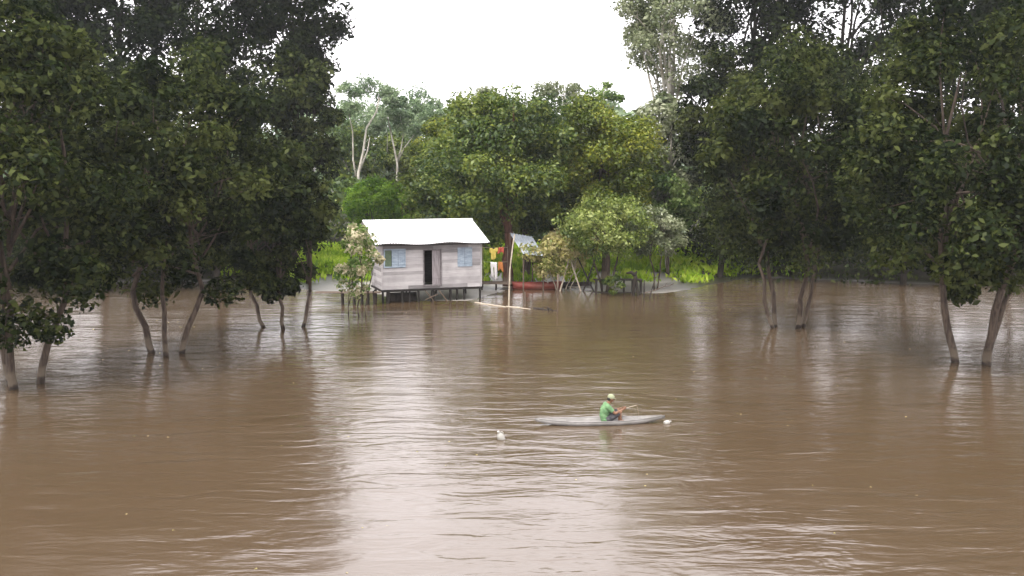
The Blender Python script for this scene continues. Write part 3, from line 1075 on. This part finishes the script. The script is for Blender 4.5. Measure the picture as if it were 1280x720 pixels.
    # stilts
    for (u, v, rr) in stilts:
        st = MB()
        jx, jy = rnd.uniform(-0.05, 0.05) * k, rnd.uniform(-0.04, 0.04) * k
        rr *= 1.3
        st.tube([(u + jx, v + jy, -1.6), (u + jx * 0.5, v, 0.0), (u, v, zf - 0.13 * k)], [rr * 1.05, rr, rr * 0.95], 8)
        st.build('stilt', mats['post'], root)
    if Dw < D:
        for x in np.linspace(0.05, W - 0.05, 4):
            st = MB()
            st.tube([(x, D - 0.05, -1.2), (x, D - 0.05, zt + 0.02)], 0.05 * k, 8)
            st.build('porch_post', mats['post'], root)
    for (p, q, rr) in braces:
        st = MB()
        st.tube([p, (Vector(p) + Vector(q)) / 2 + Vector((0, 0, 0.01)), q], rr, 7)
        st.build('brace', mats['brace'], root)
    return root


# small house
YAW = R(19)
p0 = gnd(478, 379.5)
S = p0.y / FPX     # metres per pixel at the near corner


def uof(px):
    """front coordinate whose projection is column px"""
    k = (px - 640) / FPX
    # (p0.x + u cos) = k (p0.y + u sin)  (small pitch term ignored)
    dy = p0.y
    cy_scale = math.cos(PITCH)
    # exact column: x / (y cosP - (z-H) sinP)
    zc_ = 2.0
    a = p0.x - k * (p0.y * cy_scale - (zc_ - CAMH) * math.sin(PITCH))
    return a / (k * math.sin(YAW) * cy_scale - math.cos(YAW))


def zat(px, py):
    u = uof(px)
    Y = p0.y + u * math.sin(YAW)
    return atY(px, py, Y).z


W1 = uof(601)
zf1, zt1 = zat(478, 362.5), zat(478, 304.5)
D1 = 6.2
ops = [(uof(481), uof(505.5), zat(493, 333), zat(493, 312.5), 'half'),
       (uof(530), uof(550.5), zat(540, 356), zat(540, 312.5), 'door'),
       (uof(573), uof(588.5), zat(581, 331.5), zat(581, 310.5), 'pair')]
sts = []
for px, rr in [(478.5, .05), (485, .085), (503, .07), (512, .04), (523, .055), (541, .085), (563, .06), (571.5, .05), (580, .05), (600, .045)]:
    sts.append((uof(px) if px > 479 else 0.04, 0.05, rr))
for u in np.linspace(0.2, W1 - 0.1, 4):
    sts.append((float(u), 2.7, .04))
brs = [((uof(531), -0.04, zf1 - 0.12), (uof(546), -0.10, -0.25), 0.03),
       ((uof(548), -0.04, zf1 - 0.12), (uof(562), -0.12, -0.25), 0.035),
       ((uof(530), -0.16, 0.12), (uof(546), -0.2, 0.42), 0.03)]
M['wood_wet'] = two_tone('wood_wet', (0.008, 0.007, 0.006), (0.022, 0.018, 0.015), (2, 2, 0.5), 4, 0.8, 0.5, 0.01)
mats1 = dict(wall=M['wood_grey'], roof=M['roof_white'], post=M['wood_wet'], brace=M['wood_brown'], shutter=M['shutter'], door=M['door_leaf'])
h1 = house((p0.x, p0.y, 0), YAW, W1, D1, zf1, zt1, 1.0, 0.42, 0.38, ops, 1.0, mats1,
           'small grey plank house on stilts with a white metal roof and pale blue shutters', 'house', sts, brs, 3, Dw=2.8)

# roof gable lean wall: veranda screen left is covered by the shrub; plank walkway on posts left of the house
wk = empty('walkway', (gnd(441, 379).x, p0.y - 0.2, 0), 0, 'narrow plank walkway on thin posts leading to the left corner of the small house', 'walkway')
x1 = p0.x - wk.location.x
m_ = MB()
for i in range(3): m_.box((x1 / 2 - 1.0, (i - 1) * 0.22, zf1 - 0.10), (x1 + 1.9, 0.20, 0.05), 0.4)
m_.build('deck', M['wood_brown'], wk, bevel=0.005)
for px in (430, 443.5, 454, 461, 470):
    for yy in (-0.26, 0.26):
        m_ = MB()
        x = gnd(px, 379).x - wk.location.x
        m_.tube([(x, yy, -1.6), (x + random.Random(px).uniform(-.05, .05), yy, zf1 + 0.02)], 0.045, 7)
        m_.build('post', M['wood_dark'], wk)


# ------------------------------------------------------------------ boats
SHP = 2.0


def hull(L, B, H, rise, sheer_end, thick=0.02, n=28, m=9, blunt=0.0, draft=0.10):
    """open dugout shell along x, centre at origin, waterline z=0; outside and inside skins closed at the gunwale"""
    def section(t, inner):
        x = (t - 0.5) * L
        e = abs(2 * t - 1)
        wv = max(0.012, (1 - e ** SHP)) * (1 - blunt) + blunt * (1 - e ** 8)
        hb = B / 2 * wv - (thick if inner else 0)
        hb = max(hb, 0.006)
        zt_ = H + sheer_end * e ** 3
        zb = -draft + rise * e ** 3.2 + (thick * 1.3 if inner else 0)
        zb = min(zb, zt_ - 0.03)
        pts = []
        for j in range(m):
            a = math.pi * j / (m - 1)
            c, s = math.cos(a), math.sin(a)
            yy = -hb * math.copysign(abs(c) ** 0.75, c)
            zz = zt_ + (zb - zt_) * abs(s) ** 0.7
            pts.append((x * (0.995 if inner else 1), yy, zz))
        return pts
    vs, fs = [], []
    for inner in (0, 1):
        for i in range(n + 1): vs += section(i / n, inner)
    K = (n + 1) * m
    for i in range(n):
        for j in range(m - 1):
            a = i * m + j
            fs.append((a, a + 1, a + m + 1, a + m))
            b = K + a
            fs.append((b, b + m, b + m + 1, b + 1))
        for j in (0, m - 1):
            a = i * m + j
            fs.append((a, a + m, K + a + m, K + a) if j == 0 else (a, K + a, K + a + m, a + m))
    for i in (0, n):
        for j in range(m - 1):
            a = i * m + j
            fs.append((a, a + 1, K + a + 1, K + a) if i else (a, K + a, K + a + 1, a + 1))
    return vs, fs


def boat(name, loc, rz, L, B, H, rise, sheer, mat_o, label, cat='boat', blunt=0.0, seats=(0.3, 0.7), seat_m=None, rail=True, mat_in=None, draft=0.1):
    root = empty(name, loc, rz, label, cat)
    vs, fs = hull(L, B, H, rise, sheer, blunt=blunt, draft=draft)
    MB().add(vs, fs).build('hull', mat_o, root, True)
    for t in seats:
        e = abs(2 * t - 1)
        hb = B / 2 * (1 - e ** SHP) - 0.03
        m_ = MB()
        m_.box(((t - 0.5) * L, 0, H * 0.55), (0.17, hb * 2, 0.025))
        m_.build('seat', seat_m or mat_in or mat_o, root, bevel=0.004)
    if rail:
        for sy in (-1, 1):
            m_ = MB()
            pts = []
            for i in range(25):
                t = 0.02 + 0.96 * i / 24
                e = abs(2 * t - 1)
                wv = max(0.012, (1 - e ** SHP)) * (1 - blunt) + blunt * (1 - e ** 8)
                pts.append(((t - 0.5) * L, sy * (B / 2 * wv - 0.008), H + sheer * e ** 3 + 0.006))
            m_.tube(pts, 0.016, 6)
            m_.build('gunwale', mat_o, root, True)
    return root


cL, cR = gnd(669, 531.5), gnd(831, 527.5)
cdir = cR - cL
cang = math.atan2(cdir.y, cdir.x)
cmid = (cL + cR) / 2
canoe = boat('canoe', (cmid.x, cmid.y, 0), cang, cdir.length, 0.62, 0.12, 0.17, 0.085, M['canoe'],
             'long slender pale grey canoe carrying the seated man', 'canoe', seats=(0.22, 0.80), draft=0.05)

boat('rowing_boat', (gnd(671, 361).x, gnd(671, 361).y, 0), R(3), 3.1, 0.95, 0.36, 0.12, 0.10, M['red_boat'],
     'red wooden rowing boat moored beside the big tree trunk', 'boat', blunt=0.4)
boat('dugout', (gnd(714, 357.5).x, gnd(714, 357.5).y, 0), R(-4), 2.6, 0.6, 0.20, 0.1, 0.08, M['wood_dark'],
     'dark dugout boat lying under the yellowing thicket', 'boat')
b3 = p0 + Vector((math.cos(YAW) * 1.0, math.sin(YAW) * 1.0 + 0.9, 0))
boat('dugout', (b3.x, b3.y, 0), YAW, 1.7, 0.6, 0.42, 0.1, 0.05, M['wood_dark'],
     'dark dugout boat tucked under the floor of the small house', 'boat', seats=())

# ------------------------------------------------------------------ the seated man
def remeshed(mb, name, m, parent, voxel, smooth_it=6):
    o = mb.build(name, m, parent, True)
    rm = o.modifiers.new('remesh', 'REMESH')
    rm.mode = 'VOXEL'
    rm.voxel_size = voxel
    rm.use_smooth_shade = True
    sm = o.modifiers.new('smooth', 'SMOOTH')
    sm.factor = 0.5
    sm.iterations = smooth_it
    return o


seat_off = 0.0
ppos = canoe.location + Vector((math.cos(cang), math.sin(cang), 0)) * (gnd(757.5, 530).x - cmid.x)
man = empty('person', (ppos.x, ppos.y, 0.0), cang, 'seated man in a green shirt and pale cap leaning over his knees in the canoe', 'person')
SH = 0.0
hip = Vector((0.0, 0, 0.12))
chest = Vector((-0.02, 0, 0.40))
neck = Vector((0.07, 0, 0.60))
head = Vector((0.145, 0, 0.745))
bd = MB()
bd.ball(hip + Vector((0.0, 0, 0.01)), (0.125, 0.165, 0.11), 16, 10)
bd.tube([hip, Vector((-0.045, 0, 0.25)), chest, Vector((0.025, 0, 0.51))], [0.12, 0.115, 0.135, 0.12], 14)
for s in (-1, 1):
    bd.ball((-0.02, s * 0.07, 0.42), (0.11, 0.10, 0.14), 14, 9)
    sh = Vector((0.02, s * 0.175, 0.53))
    bd.tube([(0.02, 0, 0.53), sh], [0.085, 0.065], 10)
    bd.ball(sh, 0.066, 12, 8)
    elb = Vector((0.24, s * 0.20, 0.34))
    wr = Vector((0.49, s * 0.085, 0.425))
    bd.tube([sh, sh.lerp(elb, 0.4), elb], [0.056, 0.052, 0.040], 10)
    bd.ball(elb, 0.041, 10, 8)
    bd.tube([elb, elb.lerp(wr, 0.3), wr], [0.040, 0.042, 0.026], 10)
    # palm, four bent fingers, thumb
    d = (wr - elb).normalized()
    palm = wr + d * 0.045
    bd.ball(palm, (0.048, 0.020, 0.038), 10, 8, d.to_track_quat('X', 'Z').to_matrix())
    for f in range(4):
        up = Vector((0, 0, 0.027 - 0.018 * f))
        ln = (0.036, 0.040, 0.037, 0.029)[f]
        a = palm + d * 0.040 + up
        b = a + d * ln * 0.8 + Vector((0, -s * ln * 0.5, 0))
        c = b + Vector((0, -s * ln * 0.8, 0)) - d * 0.006
        e = c - d * ln * 0.6
        bd.tube([palm + up * 0.6, a, b, c, e], [0.010, 0.0095, 0.009, 0.008, 0.007], 7)
    tb = palm + Vector((0, 0, 0.022)) - d * 0.012
    bd.tube([tb, tb + Vector((0, -s * 0.028, 0.022)), tb + Vector((0, -s * 0.05, 0.014)) + d * 0.018], [0.012, 0.011, 0.008], 7)
    # legs, knees drawn up
    hp = Vector((0.04, s * 0.09, 0.12))
    kn = Vector((0.40, s * 0.125, 0.36))
    an = Vector((0.425, s * 0.10, 0.075))
    bd.tube([hp, hp.lerp(kn, 0.4), kn], [0.092, 0.080, 0.055], 12)
    bd.ball(kn, 0.057, 12, 8)
    bd.tube([kn, kn.lerp(an, 0.3) + Vector((-0.02, 0, 0)), kn.lerp(an, 0.75), an], [0.050, 0.054, 0.036, 0.033], 10)
    bd.tube([an + Vector((-0.035, 0, -0.02)), an + Vector((0.06, 0, -0.025)), an + Vector((0.15, s * 0.01, -0.04))], [0.036, 0.034, 0.022], 10)
bd.tube([(0.02, 0, 0.53), neck, head + Vector((-0.02, 0, -0.06))], [0.075, 0.055, 0.05], 12)
hr = Quaternion((0, 1, 0), R(18)).to_matrix()
bd.ball(head, (0.098, 0.077, 0.118), 20, 14, hr)


def hl(v): return head + hr @ Vector(v)


bd.ball(hl((0.035, 0, -0.065)), (0.058, 0.052, 0.05), 12, 8, hr)            # jaw
bd.tube([hl((0.088, 0, 0.012)), hl((0.112, 0, -0.022)), hl((0.090, 0, -0.034))], [0.009, 0.016, 0.010], 8)   # nose
bd.tube([hl((0.080, -0.022, -0.058)), hl((0.092, 0, -0.058)), hl((0.080, 0.022, -0.058))], [0.005, 0.009, 0.005], 8)   # lips
bd.tube([hl((0.083, -0.04, 0.024)), hl((0.096, 0, 0.026)), hl((0.083, 0.04, 0.024))], [0.008, 0.009, 0.008], 8)   # brow
for s in (-1, 1):
    bd.ball(hl((-0.005, s * 0.078, -0.01)), (0.020, 0.009, 0.030), 10, 8, hr)
remeshed(bd, 'body', M['skin'], man, 0.0075, 3)
for s in (-1, 1):
    ey = MB()
    ey.ball(hl((0.088, s * 0.030, 0.004)), (0.008, 0.012, 0.008), 10, 8, hr)
    ey.build('eye', M['eye'], man, True)
sh_ = MB()
sh_.tube([(0.0, 0, 0.115), (-0.05, 0, 0.25), (-0.025, 0, 0.40), (0.028, 0, 0.525)], [0.145, 0.142, 0.152, 0.125], 16)
sh_.ball((0.0, 0, 0.13), (0.145, 0.180, 0.07), 16, 10)
sh_.tube([(0.02, 0, 0.52), (0.055, 0, 0.585)], [0.10, 0.072], 12)
for s in (-1, 1):
    sh_.ball((-0.02, s * 0.075, 0.42), (0.125, 0.115, 0.15), 14, 9)
    a = Vector((0.02, s * 0.178, 0.53))
    b = Vector((0.24, s * 0.20, 0.34))
    sh_.tube([(0.02, 0, 0.53), a], [0.095, 0.080], 10)
    sh_.ball(a, 0.080, 12, 8)
    sh_.tube([a, a.lerp(b, 0.68)], [0.078, 0.066], 12)
remeshed(sh_, 'shirt', M['shirt_green'], man, 0.010, 4)
so_ = MB()
for s in (-1, 1):
    hp = Vector((0.02, s * 0.09, 0.12))
    kn = Vector((0.40, s * 0.125, 0.36))
    so_.tube([hp, hp.lerp(kn, 0.4), hp.lerp(kn, 0.93)], [0.112, 0.098, 0.078], 14)
so_.ball((0.0, 0, 0.10), (0.130, 0.175, 0.085), 16, 10)
remeshed(so_, 'shorts', M['shorts_dark'], man, 0.010, 3)
cp = MB()
cp.ball(hl((-0.008, 0, 0.035)), (0.106, 0.088, 0.094), 20, 12, hr)
brim = []
for i in range(13):
    a = -math.pi / 2 + math.pi * i / 12
    brim.append((0.075 + 0.085 * math.cos(a), 0.075 * math.sin(a)))
vs, fs = [], []
for z in (0.036, 0.028):
    vs += [hl((0.03, 0, z + 0.01))] + [hl((x, y, z - 0.18 * (x - 0.07))) for x, y in brim]
n_ = len(brim)
for i in range(n_ - 1):
    fs.append((0, 1 + i, 2 + i))
    fs.append((n_ + 1, n_ + 3 + i, n_ + 2 + i))
    fs.append((1 + i, n_ + 2 + i, n_ + 3 + i, 2 + i))
cp.add(vs, fs)
cp.build('cap', M['cap_cloth'], man, True)
ha = MB()
ha.ball(hl((-0.030, 0, -0.022)), (0.078, 0.081, 0.070), 16, 10, hr)
ha.build('hair', M['hair'], man, True)

# stick he holds
hw = man.matrix_basis @ Vector((0.555, 0, 0.43))
rod = empty('fishing_stick', hw, cang, 'thin short fishing stick held out in front by the man', 'fishing stick')
m_ = MB()
m_.tube([(-0.12, 0, -0.03), (0.1, 0, 0.03), (0.36, 0.02, 0.09)], [0.011, 0.009, 0.005], 7)
m_.build('stick', M['wood_pale'], rod, True)
m_ = MB()
m_.tube([(0.36, 0.02, 0.09), (0.42, 0.02, -0.15), (0.44, 0.02, -0.40)], 0.0018, 5)
m_.build('line', M['rope'], rod, True)


# ------------------------------------------------------------------ floats
def float_jug(px, py, k, rx, ry, label):
    p = gnd(px, py)
    root = empty('float', (p.x, p.y, 0), ry, label, 'float')
    q = Quaternion((0, 1, 0), rx).to_matrix()
    m_ = MB()
    prof = [(0.00, -0.13), (0.070, -0.13), (0.085, -0.115), (0.088, 0.02), (0.075, 0.07), (0.035, 0.11), (0.026, 0.125), (0.026, 0.15)]
    n = 16
    vs, fs = [], []
    for (r, z) in prof:
        for i in range(n):
            a = 2 * math.pi * i / n
            vs.append(q @ (Vector((r * math.cos(a), r * math.sin(a), z)) * k) + Vector((0, 0, 0.05 * k)))
    for j in range(len(prof) - 1):
        for i in range(n):
            fs.append((j * n + i, j * n + (i + 1) % n, (j + 1) * n + (i + 1) % n, (j + 1) * n + i))
    m_.add(vs, fs)
    m_.build('body', M['white_plastic'], root, True)
    c = MB()
    c.tube([q @ Vector((0, 0, 0.145 * k)) + Vector((0, 0, 0.05 * k)), q @ Vector((0, 0, 0.175 * k)) + Vector((0, 0, 0.05 * k))], 0.031 * k, 12)
    c.build('cap', M['white_plastic'], root)
    h_ = MB()
    h_.tube([q @ (Vector(v) * k) + Vector((0, 0, 0.05 * k)) for v in ((0.04, 0, 0.11), (0.095, 0, 0.10), (0.11, 0, 0.04), (0.085, 0, 0.0))], 0.011 * k, 7)
    h_.build('handle', M['white_plastic'], root, True)
    return root


float_jug(626, 549, 1.15, R(-28), R(40), 'white plastic jug float tilted in the water left of the canoe')
float_jug(834, 529.5, 0.75, R(80), R(20), 'small white float lying just off the right tip of the canoe')

# ------------------------------------------------------------------ poles, logs and the clutter under the tree
pb_ = gnd(636, 382)
pole = MB()
pt = atY(640.5, 293, pb_.y)
pole.tube([(-0.02, 0, -1.5), (0.0, 0, 0.0), (0.06, 0, (pt.z) * 0.5), (pt.x - pb_.x + .03, 0, pt.z * 0.86), (pt.x - pb_.x + 0.12, 0, pt.z)], [0.05, 0.047, 0.042, 0.036, 0.03], 8)
o = pole.build('pole', M['wood_pale'], None, True)
o.location = pb_
tag(o, 'tall bare pale pole standing in the water right of the small house', 'pole')


def log(px0, py0, px1, py1, r, m, label, sag=0.02, z=0.0, name='log', twigs=0, seed=1):
    a, b = gnd(px0, py0), gnd(px1, py1)
    rnd = random.Random(seed)
    L = (b - a).length
    mb = MB()
    pts = [a.lerp(b, i / 6) + Vector((0, rnd.uniform(-1, 1) * sag * L, z + rnd.uniform(-0.3, 0.6) * r)) - a for i in range(7)]
    mb.tube(pts, [r * (1 - 0.07 * i) for i in range(7)], 8)
    for i in range(twigs):
        t = rnd.randrange(1, 6)
        e = pts[t] + Vector((rnd.uniform(-.35, .35), rnd.uniform(-.3, .3), rnd.uniform(.05, .22)))
        mb.tube([pts[t], (pts[t] + e) / 2 + Vector((0, 0, .03)), e], [r * .5, r * .35, r * .15], 6)
    o = mb.build(name, m, None, True)
    o.location = a
    return tag(o, label, name.replace('_', ' '))


log(594, 378.5, 632, 384, 0.055, M['wood_pale'], 'pale bamboo pole floating from the house towards the standing pole', name='floating_pole', seed=3)
log(633, 383, 663, 386.5, 0.045, M['wood_pale'], 'shorter pale floating pole on the right side of the standing pole', name='floating_pole', seed=4)
log(667, 386, 697, 389, 0.06, M['wood_dark'], 'dark twisted driftwood floating right of the pale poles', 0.04, twigs=5, name='driftwood', seed=5)


def post(px, py, ytop, r, m, label, lean=0.0, name='post', fork=False):
    p = gnd(px, py)
    h = atY(px, ytop, p.y).z
    mb = MB()
    mb.tube([(-lean * 0.3, 0, -1.4), (0, 0, 0), (lean * 0.5, 0, h * 0.5), (lean, 0, h)], [r * 1.1, r, r * .95, r * .85], 8)
    if fork:
        mb.tube([(lean * 0.6, 0, h * 0.55), (lean + 0.25, 0, h * 1.1)], [r * .7, r * .4], 7)
    o = mb.build(name, m, None, True)
    o.location = p
    return tag(o, label, 'post')


post(656, 383, 365, 0.045, M['wood_brown'], 'short thin post in the water between the pole and the red boat')
post(697, 378, 343, 0.05, M['wood_brown'], 'slim post in the water in front of the yellowing thicket')
post(805, 373, 350, 0.05, M['wood_dark'], 'short dark post right of the forked stump')
post(812, 372, 348, 0.035, M['wood_dark'], 'thin post leaning left at the right end of the bank', 0.3)
for i, (px, x2, lb, mm) in enumerate([(742, 722, 'dark pole leaning steeply left beside the jetty', 'wood_dark'), (729, 745, 'dark pole leaning right across the leaning poles', 'wood_dark'),
                                      (726, 712, 'pale pole leaning left out of the thicket', 'wood_pale'), (700, 712, 'pale pole leaning right out of the dugout boat', 'wood_pale')]):
    p = gnd(px, 364)
    e = atY(x2, 322, p.y)
    mb = MB()
    mb.tube([(-(e.x - p.x) * .3, 0, -0.8), (0, 0, 0), ((e.x - p.x) * .5, 0.05, e.z * .5), (e.x - p.x, 0.1, e.z)], [0.06, 0.055, 0.05, 0.035], 7)
    o = mb.build('leaning_pole', M[mm], None, True)
    o.location = p
    tag(o, lb, 'pole')

# jetty
j0, j1 = gnd(742, 367), gnd(803, 367)
jt = empty('jetty', (j0.x, j0.y, 0), 0, 'low dark wooden jetty with thin legs below the round green tree', 'jetty')
JL = j1.x - j0.x
jh = atY(770, 350, j0.y).z
m_ = MB()
for i in range(4): m_.box((JL / 2, i * 0.17, jh), (JL, 0.15, 0.05))
m_.build('deck', M['wood_dark'], jt)
for x, r in ((0.15, .06), (0.5, .05), (JL * .62, .035), (JL * 0.80, .05), (JL - 0.08, .05)):
    for y in (0.0, 0.5):
        m_ = MB()
        m_.tube([(x, y, -1.3), (x + .02, y, jh - 0.02)], r, 7)
        m_.build('leg', M['wood_dark'], jt)
m_ = MB()
m_.tube([(-0.1, -0.08, 0.08), (JL * 0.5, -0.1, 0.05), (JL * 0.97, -0.08, 0.09)], 0.035, 7)
m_.build('rail', M['wood_dark'], jt)

# forked stump
p = gnd(794, 370)
mb = MB()
mb.tube([(-0.12, 0, -1), (-0.12, 0, 0), (-0.08, 0, 0.55), (0.0, 0, 0.9), (-0.02, 0, 1.25)], [0.12, 0.10, 0.085, 0.13, 0.10], 9)
mb.tube([(0.16, 0, -1), (0.16, 0, 0), (0.10, 0, 0.5), (0.02, 0, 0.9)], [0.11, 0.09, 0.08, 0.10], 9)
mb.tube([(-0.02, 0, 1.22), (-0.25, 0, 1.38), (-0.52, 0.05, 1.33)], [0.12, 0.10, 0.05], 8)
mb.tube([(0, 0, 1.0), (0.22, 0, 0.95), (0.38, 0, 0.72)], [0.09, 0.06, 0.03], 8)
mb.tube([(-0.04, 0, 1.25), (0.08, 0, 1.45)], [0.10, 0.04], 8)
o = mb.build('tree_stump', M['bark_black'], None, True)
o.location = p
tag(o, 'black two legged stump with a stubby arm standing at the end of the jetty', 'stump')
# small drooping plant by the jetty
T(767, 60.5, 343, 364, 26, nclump=10, per=110, leaf=0.16, lm=M['leaf_dark'], bm_=M['bark_dark'], seed=131, tr=0.03, clump=0.4, stems=2, stem_spread=0.15,
  name='water_plant', cat='plant', label='small dark leafy plant growing from the water beside the jetty', limbs=6, depth=0.2)
log(806, 374, 842, 362, 0.035, M['wood_brown'], 'thin fallen branch slanting over the water at the right of the bank', 0.03, 0.35, 'fallen_branch', 3, 9)
# awning sheet right of the trunk
aw = empty('lean_to', (gnd(660, 362).x, 63.2, 0), 0, 'small lean-to with a tilted grey metal sheet beside the tree trunk', 'lean-to')
ax = aw.location.x
c = [atY(637, 291, 64.2), atY(666, 296, 64.4), atY(680, 320, 62.6), atY(654, 317, 62.4)]
m_ = MB()
n_ = 16
vs, fs = [], []
for i in range(n_ + 1):
    for j in range(2):
        t = i / n_
        p = (c[0].lerp(c[1], t)).lerp(c[3].lerp(c[2], t), j) - aw.location
        vs.append(p + Vector((0, 0, 0.02 * (1 if i % 2 else -1))))
for i in range(n_): fs.append((2 * i, 2 * i + 1, 2 * i + 3, 2 * i + 2))
m_.add(vs, fs)
sh = m_.build('roof_sheet', M['awning'], aw)
so = sh.modifiers.new('thick', 'SOLIDIFY'); so.thickness = 0.015
for cc in c:
    m_ = MB()
    q = cc - aw.location
    m_.tube([(q.x * 0.96, q.y * 0.9, -1.0), (q.x * 0.96, q.y * 0.9, q.z - 0.03)], 0.045, 7)
    m_.build('post', M['wood_brown'], aw)

# platform and clothes between house and trunk
pf_ = gnd(620, 363)
pl = empty('platform', (pf_.x, pf_.y, 0), 0, 'low weathered platform on posts between the small house and the tree trunk', 'platform')
m_ = MB()
for i in range(7): m_.box((0, -0.1 + i * 0.2, 0.42), (1.9, 0.18, 0.05), random.Random(i).random())
m_.build('deck', M['wood_brown'], pl)
for x in (-0.85, 0, 0.85):
    for y in (-0.1, 1.1):
        m_ = MB()
        m_.tube([(x, y, -1.5), (x, y, 0.40)], 0.05, 7)
        m_.build('post', M['wood_dark'], pl)
ln_z = atY(620, 309, pf_.y).z
cl = empty('clothes_line', (pf_.x, pf_.y + 0.3, 0.445), 0, 'clothes line strung between two poles beside the tree trunk', 'clothes line')
for x in (-0.8, 0.72):
    m_ = MB()
    m_.tube([(x, 0, 0), (x, 0, ln_z - 0.35)], 0.03, 7)
    m_.build('pole', M['wood_brown'], cl)
m_ = MB()
m_.tube([(-0.8, 0, ln_z - 0.47), (0, 0, ln_z - 0.53), (0.72, 0, ln_z - 0.47)], 0.008, 5)
m_.build('line', M['rope'], cl)
m_ = MB()
m_.tube([(-0.8, 0, 1.28), (0, 0, 1.24), (0.72, 0, 1.28)], 0.008, 5)
m_.build('line', M['rope'], cl)


def cloth(x0, x1, ztop, zbot, m, label, shape, dy=0.0, seed=1):
    """thin hanging garment, outline by shape, folds in depth, both faces"""
    rnd = random.Random(seed)
    n, k = 14, 10
    vs, fs = [], []
    for j in range(k + 1):
        v = j / k
        for i in range(n + 1):
            u = i / n
            z = ztop - (ztop - zbot) * v
            x = x0 + (x1 - x0) * u
            z -= 0.05 * math.sin(math.pi * u + seed) * (0.4 + v) + 0.04 * math.sin(u * 7 + seed * 2) * v
            x += rnd.uniform(-0.004, 0.004) + 0.05 * v * math.sin(seed * 1.7) + (u - 0.5) * 0.10 * (0.5 - v) * math.cos(seed)
            y = dy + 0.035 * math.sin(u * 9 + seed) * (0.3 + v)
            vs.append((x, y, z))
    for j in range(k):
        for i in range(n):
            u, v = (i + .5) / n, (j + .5) / k
            if shape == 'shirt' and v > 0.38 and (u < 0.2 or u > 0.8): continue
            if shape == 'shirt' and v < 0.1 and 0.38 < u < 0.62: continue
            if shape == 'trousers' and v > 0.3 and 0.44 < u < 0.56: continue
            a = j * (n + 1) + i
            fs.append((a, a + 1, a + n + 2, a + n + 1))
    mb = MB().add(vs, fs)
    o = mb.build({'shirt': 'hanging_shirt', 'trousers': 'hanging_trousers'}.get(shape, 'hanging_towel'), m, None, True)
    o.location = cl.location
    s_ = o.modifiers.new('thick', 'SOLIDIFY'); s_.thickness = 0.01
    return tag(o, label, {'shirt': 'shirt', 'trousers': 'trousers'}.get(shape, 'towel'))


zt_ = ln_z - 0.50
cloth(-0.40, 0.12, zt_ - 0.02, zt_ - 0.72, M['cloth_yellow'], 'yellow shirt hanging on the clothes line nearest the house', 'shirt', 0.0, 2)
cloth(0.14, 0.50, zt_ + 0.02, zt_ - 0.36, M['cloth_red'], 'red towel on the upper clothes line next to the trunk', 'towel', 0.0, 3)
cloth(0.12, 0.42, 1.27, 0.72, M['cloth_orange'], 'orange towel on the lower clothes line below the red one', 'towel', -0.03, 4)
cloth(-0.34, 0.05, 1.26, 0.25, M['cloth_white'], 'white trousers on the lower clothes line below the yellow shirt', 'trousers', -0.03, 5)

# flecks of foam, leaves and twigs drifting on the river
rng = np.random.default_rng(77)
N = 260
fy = 18 + 44 * rng.random(N) ** 0.8
fx = rng.uniform(-0.42, 0.42, N) * fy
band = np.sin(fx * 0.35 + fy * 0.8) + rng.normal(size=N) * 0.5 > 0.2
fx, fy = fx[band], fy[band]
N = len(fx)
me = leaf_mesh('floating_debris', np.stack([fx, fy, np.full(N, 0.008)], 1), np.tile([0.0, 0, 1.0], (N, 1)) + rng.normal(size=(N, 3)) * 0.04,
               rng.uniform(0.05, 0.16, N), rng.random(N), rng, 0.4)
tag(link('floating_debris', me, M['leaf_yellow']), 'scattered yellowish leaves and flecks drifting on the brown river', 'floating leaves', kind='stuff')
